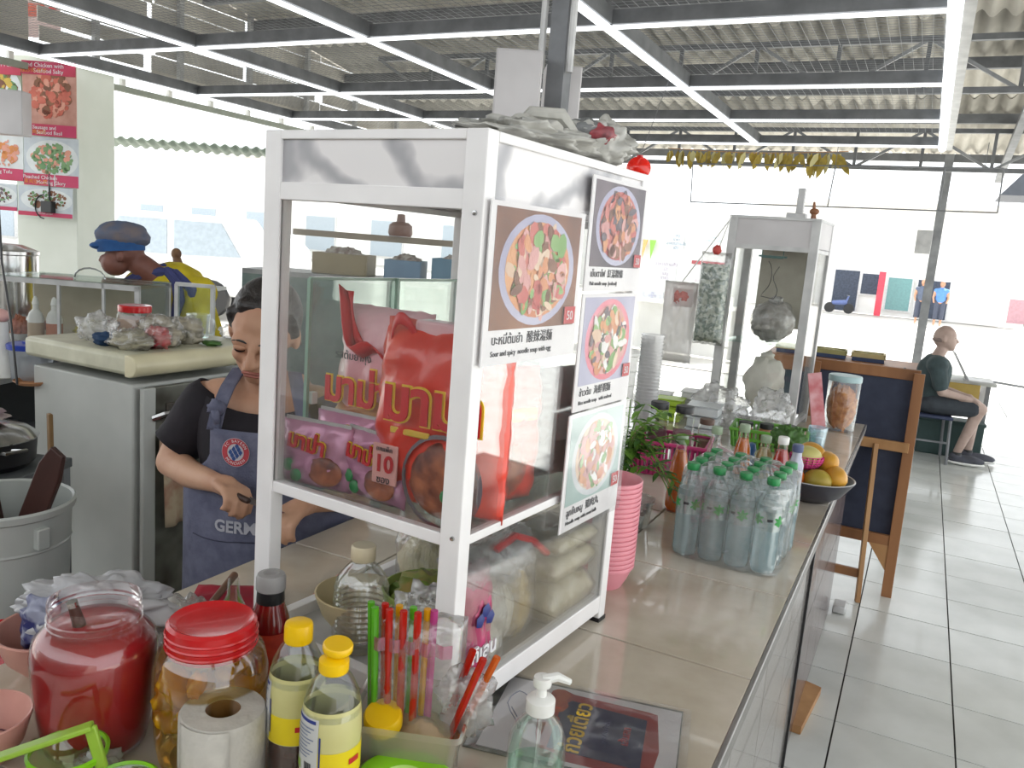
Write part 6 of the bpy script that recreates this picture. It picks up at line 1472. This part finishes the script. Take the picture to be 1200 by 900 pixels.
# ---------------------------------------------------------------- tables with trays near the seated man
t = thing('market_table', 'long wooden table with trays near the seated man', 'table', (-.66, 9.02, 0), .05)
obj('tabletop', MB().box((0, 0, .765), (1.5, .7, .03)), M_wood, t, bevel=.003, smooth=False)
obj('front_board', MB().box((0, -.36, .70), (1.5, .02, .14)), M_wood, t, smooth=False)
obj('front_cloth', MB().box((0, -.34, .33), (1.46, .02, .62)), P('dark_teal_cloth_front', H('2f3f48'), .8), t, smooth=False)
for k, (x, c, lab) in enumerate(((-.55, 'a58c50', 'shallow wooden tray at the left on the market table'), (-.18, '8f8a58', 'second shallow wooden tray on the market table'), (.18, 'b0a070', 'shallow tray of yellow food right on the market table'))):
    q = thing('food_tray', lab, 'tray', (-.62+x, 8.9+.03*k, .782), .05, 'trays on the market table')
    obj('base', MB().box((0, 0, .02), (.30, .26, .04)), P('navy_crate', H('2c3a5c'), .6), q, smooth=False)
    obj('rim', MB().box((0, -.12, .06), (.31, .02, .05)).box((0, .12, .06), (.31, .02, .05)).box((.15, 0, .06), (.02, .26, .05)).box((-.15, 0, .06), (.02, .26, .05)), P('tray_wood_'+c, H(c), .6), q, bevel=.003)
    obj('food', MB().ball((0, 0, .055), (.13, .10, .03), 18, 10, .4, 10, k), P('tray_food_'+c, H('a09a60'), .7, c2=H('7a7440'), ns=30), q)
t = thing('food_table', 'small table with yellow front in front of the seated man', 'table', (.34, 9.1, 0), .05)
obj('tabletop', MB().box((0, 0, .70), (.72, .5, .03)), P('pale_top', H('c4c6c0'), .5), t, smooth=False)
obj('yellow_front', MB().box((-.05, -.26, .58), (.55, .02, .22)), P('yellow_board', H('b59a50'), .6), t, smooth=False)
for x in (-.3, .3): obj('leg', MB().box((x, 0, .34), (.04, .4, .68)), M_steel, t, smooth=False)
t = thing('laptop', 'thin dark laptop-like panel tilted open in front of the man', 'laptop', (.40, 8.95, .716), .05)
obj('screen', MB().bar((.06, 0, .01), (-.09, 0, .26), .30, .012), M_steell, t, smooth=False)
obj('base', MB().box((.16, 0, .008), (.24, .28, .016)), M_alug, t, smooth=False)
single('shoulder_bar', MB().bar((0, 0, 0), (.5, .05, -.03), .03, .02), M_steell, 'grey bar projecting to the right from the small food table', 'bar', (.68, 8.9, .735))
single('pink_bag', MB().pillow(.10, .14, .04, TR(0, 0, 0), sd=5), P('pink_bag_film', H('e83c78'), .5), 'small bright pink bag hanging beyond the seated man', 'bag', (.62, 9.38, .50))
t = thing('green_crate', 'dark green crate under the table behind the seated man', 'crate', (.38, 8.76, 0), .05)
obj('box', MB().box((0, 0, .17), (.55, .22, .34)), P('dark_green_plastic', H('2f4644'), .6), t, bevel=.01)
obj('rim', MB().box((0, 0, .335), (.57, .24, .03)), _mats['dark_green_plastic'], t, bevel=.005)

# ---------------------------------------------------------------- rear stalls seen through and beside the cabinet
t = thing('rear_stall', 'rear stall counter with blue crates seen through the display cabinet glass', 'stall', (-3.0, 4.35, 0), .40)
obj('counter_board', MB().box((0, 0, 1.37), (1.9, .5, .03)), M_steell, t, smooth=False)
obj('front_panel', MB().box((0, -.24, .68), (1.9, .02, 1.35)), P('grey_green_panel', H('6a7a76'), .5, c2=H('58686a')), t, smooth=False)
obj('shelf_beam', MB().box((.1, .1, 1.63), (1.7, .06, .04)), P('beige_beam', H('8f8474'), .6), t, smooth=False)
for x in (-.9, .9): obj('post', MB().box((x, .1, 1.3), (.04, .04, 1.2)), M_alug, t, smooth=False)
def RS_(x, y, z=1.386): c2, s2 = math.cos(.4), math.sin(.4); return (-3.0+x*c2-y*s2, 4.35+x*s2+y*c2, z)
for k, (x, w, h, cc, lab) in enumerate(((-.38, .34, .13, '8c8064', 'open cardboard box of packets on the rear stall, left end'), (.02, .22, .12, '6a87a0', 'pale blue crate on the rear stall beside the cardboard box'), (.36, .30, .15, '5f8298', 'wide grey-blue crate in the middle of the rear stall'), (.68, .22, .13, '2f5f98', 'deep blue crate at the right end of the rear stall'))):
    q = thing('crate' if k else 'cardboard_box', lab, 'box', RS_(x, 0), .4)
    m = P('crate_'+cc, H(cc), .6)
    obj('box_walls', MB().box((0, -.12, h/2), (w, .012, h)).box((0, .12, h/2), (w, .012, h)).box((-w/2, 0, h/2), (.012, .24, h)).box((w/2, 0, h/2), (.012, .24, h)).box((0, 0, .006), (w, .24, .012)), m, q, bevel=.002)
    obj('contents', MB().ball((0, 0, h*.8), (w*.42, .1, .06), 18, 12, .6, 12, k*3), P('mixed_packets', H('b8b4ac'), .5, c2=H('7a6a64'), ns=25, bump=.4), q)
for k, (x, cc, lab) in enumerate(((-.05, '7a5a50', 'brown kettle hanging from the beam of the rear stall'), (.75, 'b04048', 'red round tin on the beam of the rear stall'))):
    q = thing('kettle' if k == 0 else 'red_tin', lab, 'kettle' if k == 0 else 'tin', RS_(x-.2*k, .1, 1.651), .4)
    obj('body', MB().lathe([(0, 0), (.07, 0), (.08, .02), (.075, .07), (.05, .09), (0, .095)], 20), P('enamel_'+cc, H(cc), .4), q)
    obj('top_part', MB().lathe([(.03, .09), (.025, .14), (0, .145)], 14), _mats['enamel_'+cc], q)
# bright booth with lettering far behind, right of the cabinet
t = thing('far_booth', 'bright white booth with faint lettering beyond the clear cups', 'stall', (-4.0, 14.3, 0), -.1)
obj('wall', MB().box((0, 0, 1.2), (2.6, .1, 2.4)), M_outw, t, smooth=False)
obj('counter_board', MB().box((0, -.3, .9), (2.4, .5, .06)), M_white, t, smooth=False)
for k, (x, z, w, h, cc) in enumerate(((-.05, 1.95, .28, .30, '7c98ac'), (.62, 1.98, .22, .22, 'a0c4c8'), (-.2, 1.42, .4, .34, 'b0a0b4'), (.55, 1.42, .5, .30, 'b89aa8'), (-.4, .98, .42, .12, '9c9cc8'))):
    b = obj('notice', MB().box((x, -.06, z), (w, .01, h)), P('notice_white', H('e2e2e4'), .7), t, smooth=False)
    for i in range(4):
        text(['เมนู', 'ราคา', 'อาหารตามสั่ง', 'เปิด'][(i+k) % 4], h*.24, P('notice_'+cc, H(cc), .7), b, TR(x, -.067, z+h*(.36-.24*i)) @ UP)
for k, cc in enumerate(('e07848', 'e8b060', '9ad060')):
    obj('pennant', MB().prism([(0, 0), (.12, 0), (.04, -.34)], -.004, .004, TR(-.85+.16*k, -.12, 1.95) @ UP), P('pennant_'+cc, H(cc), .7), t, smooth=False)
obj('red_heading', MB().box((.62, -.062, 1.62), (.7, .01, .06)), P('faded_red_heading', H('b05a60'), .6), t, smooth=False)

# ---------------------------------------------------------------- buildings and vehicles across the street
FS = 1.6
def zz(z): return max(0, 1.6475+(z-1.6475)*FS)
def facade(name, lab, x0, x1, y, h, openings, mat, rf=True):
    x0 *= FS; x1 *= FS; y *= FS; h = zz(h); openings = [(a*FS, b*FS, zz(c0_), zz(c1_), m, nm) for a, b, c0_, c1_, m, nm in openings]
    t = thing(name, lab, 'building', ((x0+x1)/2, y, 0)); w = x1-x0; cx0 = (x0+x1)/2
    obj('wall', MB().box((0, .3, h/2), (w, .5, h)), mat, t, smooth=False)
    if rf: obj('roof', MB().box((0, .2, h+.1), (w+.6, 1.4, .2)), P('bright_roof', H('d6d2cc'), .7), t, smooth=False)
    for (a, b, z0, z1, m, nm) in openings:
        f = obj(nm, MB().box(((a+b)/2-cx0, 0, (z0+z1)/2), (b-a, .12, z1-z0)), P('white_frame', H('dcdcdc'), .6), t, smooth=False)
        obj('pane', MB().box(((a+b)/2-cx0, -.05, (z0+z1)/2), (b-a-.12, .08, z1-z0-.12)), m, f, smooth=False)
    return t
M_dkw = P('dark_window', H('3c4658'), .5, c2=H('2c3444')); M_tlw = P('teal_window', H('6f9c9c'), .3)
facade('building', 'white shop building with dark doorways across the street', -4.5, 2.2, 23.5, 3.4,
  [(-2.3, -1.62, -.0, 1.75, M_dkw, 'doorway'), (-1.62, -1.12, 1.1, 1.7, M_dkw, 'window'), (-.98, -.35, .75, 1.65, M_tlw, 'window'), (-.28, .52, .4, 1.65, M_dkw, 'doorway')], M_outw)
single('red_column', MB().box((0, 0, .9), (.24, .24, 1.8)), P('red_column_paint', H('d8485a'), .6), 'red column standing between the dark doorways across the street', 'column', (-1.08*FS, 22.9*FS, 0), smooth=False)
facade('building', 'low building with brownish roof at the right across the street', .6, 8, 27, 3.3, [(1.2, 1.9, 1.0, 1.9, M_tlw, 'window'), (2.1, 2.8, .8, 2.1, M_dkw, 'window')], M_outw)
single('roof_edge', MB().prism([(0, 0), (3, 0), (3, .5), (.5, .5)], 0, 2, UP), P('brownish_roof', H('a08078'), .7), 'sloping brownish roof edge at the right across the street', 'roof', (.9*FS, 26.0*FS, 4.2), smooth=False)
single('dark_awning', MB().prism([(0, 0), (2.5, 0), (2.5, .45), (.35, .45)], 0, 1.2, UP), P('dark_awning', H('50545c'), .7), 'dark sloping awning high at the right edge beyond the roof', 'awning', (.72, 15.0, 2.92), smooth=False)
single('pink_wall_panel', MB().box((0, 0, .35), (1.9, .1, .9)), P('dusty_pink_paint', H('b89098'), .7), 'dusty pink low panel at the right edge across the street', 'panel', (2.35*FS, 22.5*FS, .35), smooth=False)
M_palw = P('glare_pale_window', H('a8b4be'), .5)  # window colour paled to mimic the glare washing it out
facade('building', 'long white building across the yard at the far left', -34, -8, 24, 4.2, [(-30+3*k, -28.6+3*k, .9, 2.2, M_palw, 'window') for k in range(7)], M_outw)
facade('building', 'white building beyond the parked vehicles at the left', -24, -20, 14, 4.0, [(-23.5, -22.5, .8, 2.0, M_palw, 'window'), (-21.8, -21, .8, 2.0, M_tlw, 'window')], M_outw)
def vehicle(loc, rz, lab, c='d8dadc', L=4.2, H_=1.75):
    t = thing('car', lab, 'car', loc, rz)
    m = P('car_paint_'+c, H(c), .25, coat=.5)
    side = [(-L/2, .45), (-L/2+.05, .9), (-L*.22, 1.0), (-L*.08, H_), (L*.38, H_), (L/2-.03, 1.05), (L/2, .5), (L/2-.2, .38), (-L/2+.2, .38)]
    obj('body', MB().prism(side, -.8, .8, UP), m, t, bevel=.06)
    for s2 in (-1, 1):
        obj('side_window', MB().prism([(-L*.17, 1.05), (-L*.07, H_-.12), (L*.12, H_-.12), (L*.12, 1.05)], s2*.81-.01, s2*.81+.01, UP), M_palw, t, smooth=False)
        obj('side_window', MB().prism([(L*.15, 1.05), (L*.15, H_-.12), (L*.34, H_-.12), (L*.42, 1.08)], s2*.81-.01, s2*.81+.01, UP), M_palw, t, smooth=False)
        for x in (-L*.3, L*.3): obj('wheel', MB().lathe([(0, -.1), (.3, -.1), (.33, -.06), (.33, .06), (.3, .1), (0, .1)], 20, TR(x, s2*.74, .33, PI/2)), M_black, t)
    return t
vehicle((-12.6, 10.4, 0), .5, 'white van parked beyond the worker in yellow at the left')
vehicle((-17.5, 17.0, 0), .3, 'pale car parked farther back at the left', 'd0d4d8', 4.0, 1.5)
def walker(loc, rz, top, lab, hat=None):
    t = thing('person', lab, 'person', loc, rz)
    mb = MB().ball((0, 0, 1.52), (.09, .1, .12)).cap((0, 0, 1.36), (0, 0, 1.45), .055, .05).cap((0, 0, .95), (0, 0, 1.22), .15, .16).cap((-.16, 0, 1.28), (.16, 0, 1.28), .07, .07)
    for s2 in (-1, 1):
        mb.cap((s2*.2, 0, 1.27), (s2*.24, -.03, 1.02), .05, .042).cap((s2*.24, -.03, 1.02), (s2*.2, -.15, .85), .04, .03).cap((s2*.09, 0, .9), (s2*.1, 0, .48), .085, .06).cap((s2*.1, 0, .48), (s2*.1, .02, .08), .055, .04).cap((s2*.1, .02, .04), (s2*.1, -.14, .04), .04, .03)
    o = obj('body', mb, M_skin, t); o['vox'] = .02; human(o)
    o = obj('shirt', MB().cap((0, 0, .98), (0, 0, 1.22), .17, .18).cap((-.17, 0, 1.27), (.17, 0, 1.27), .085, .085), P('shirt_'+top, H(top), .8), t); o['vox'] = .02; human(o)
    o = obj('trousers', MB().cap((-.09, 0, .9), (-.1, 0, .3), .10, .075).cap((.09, 0, .9), (.1, 0, .3), .10, .075), P('trouser_grey', H('4a5060'), .8), t); o['vox'] = .02; human(o)
    if hat: obj('hat', MB().lathe([(.17, 1.60), (.11, 1.62), (.10, 1.70), (0, 1.72)], 18), P('hat_white', H('dcdcdc'), .8), t)
walker((-.1*FS, 20.8*FS, 0), 0, '5a6478', 'distant person in dark clothes before the right doorway')
walker((.28*FS, 20.6*FS, 0), 0, '5a8ad0', 'distant person in blue with a white hat before the right doorway', True)
t = thing('motorbike', 'small distant motorbike parked before the left doorway', 'motorbike', (-1.95*FS, 22.3*FS, 0), .3); t.scale = (.75,)*3
for x in (-.5, .5): obj('wheel', MB().lathe([(0, -.04), (.26, -.04), (.28, 0), (.26, .04), (0, .04)], 18, TR(x, 0, .28, PI/2)), M_black, t)
obj('body', MB().cap((-.3, 0, .55), (.25, 0, .6), .12, .14).cap((.3, 0, .55), (.42, 0, .95), .06, .04), P('bike_blue', H('5a6a9c'), .4), t)
obj('handlebar', MB().bar((.4, -.3, .98), (.4, .3, .98), .03), M_steel, t)
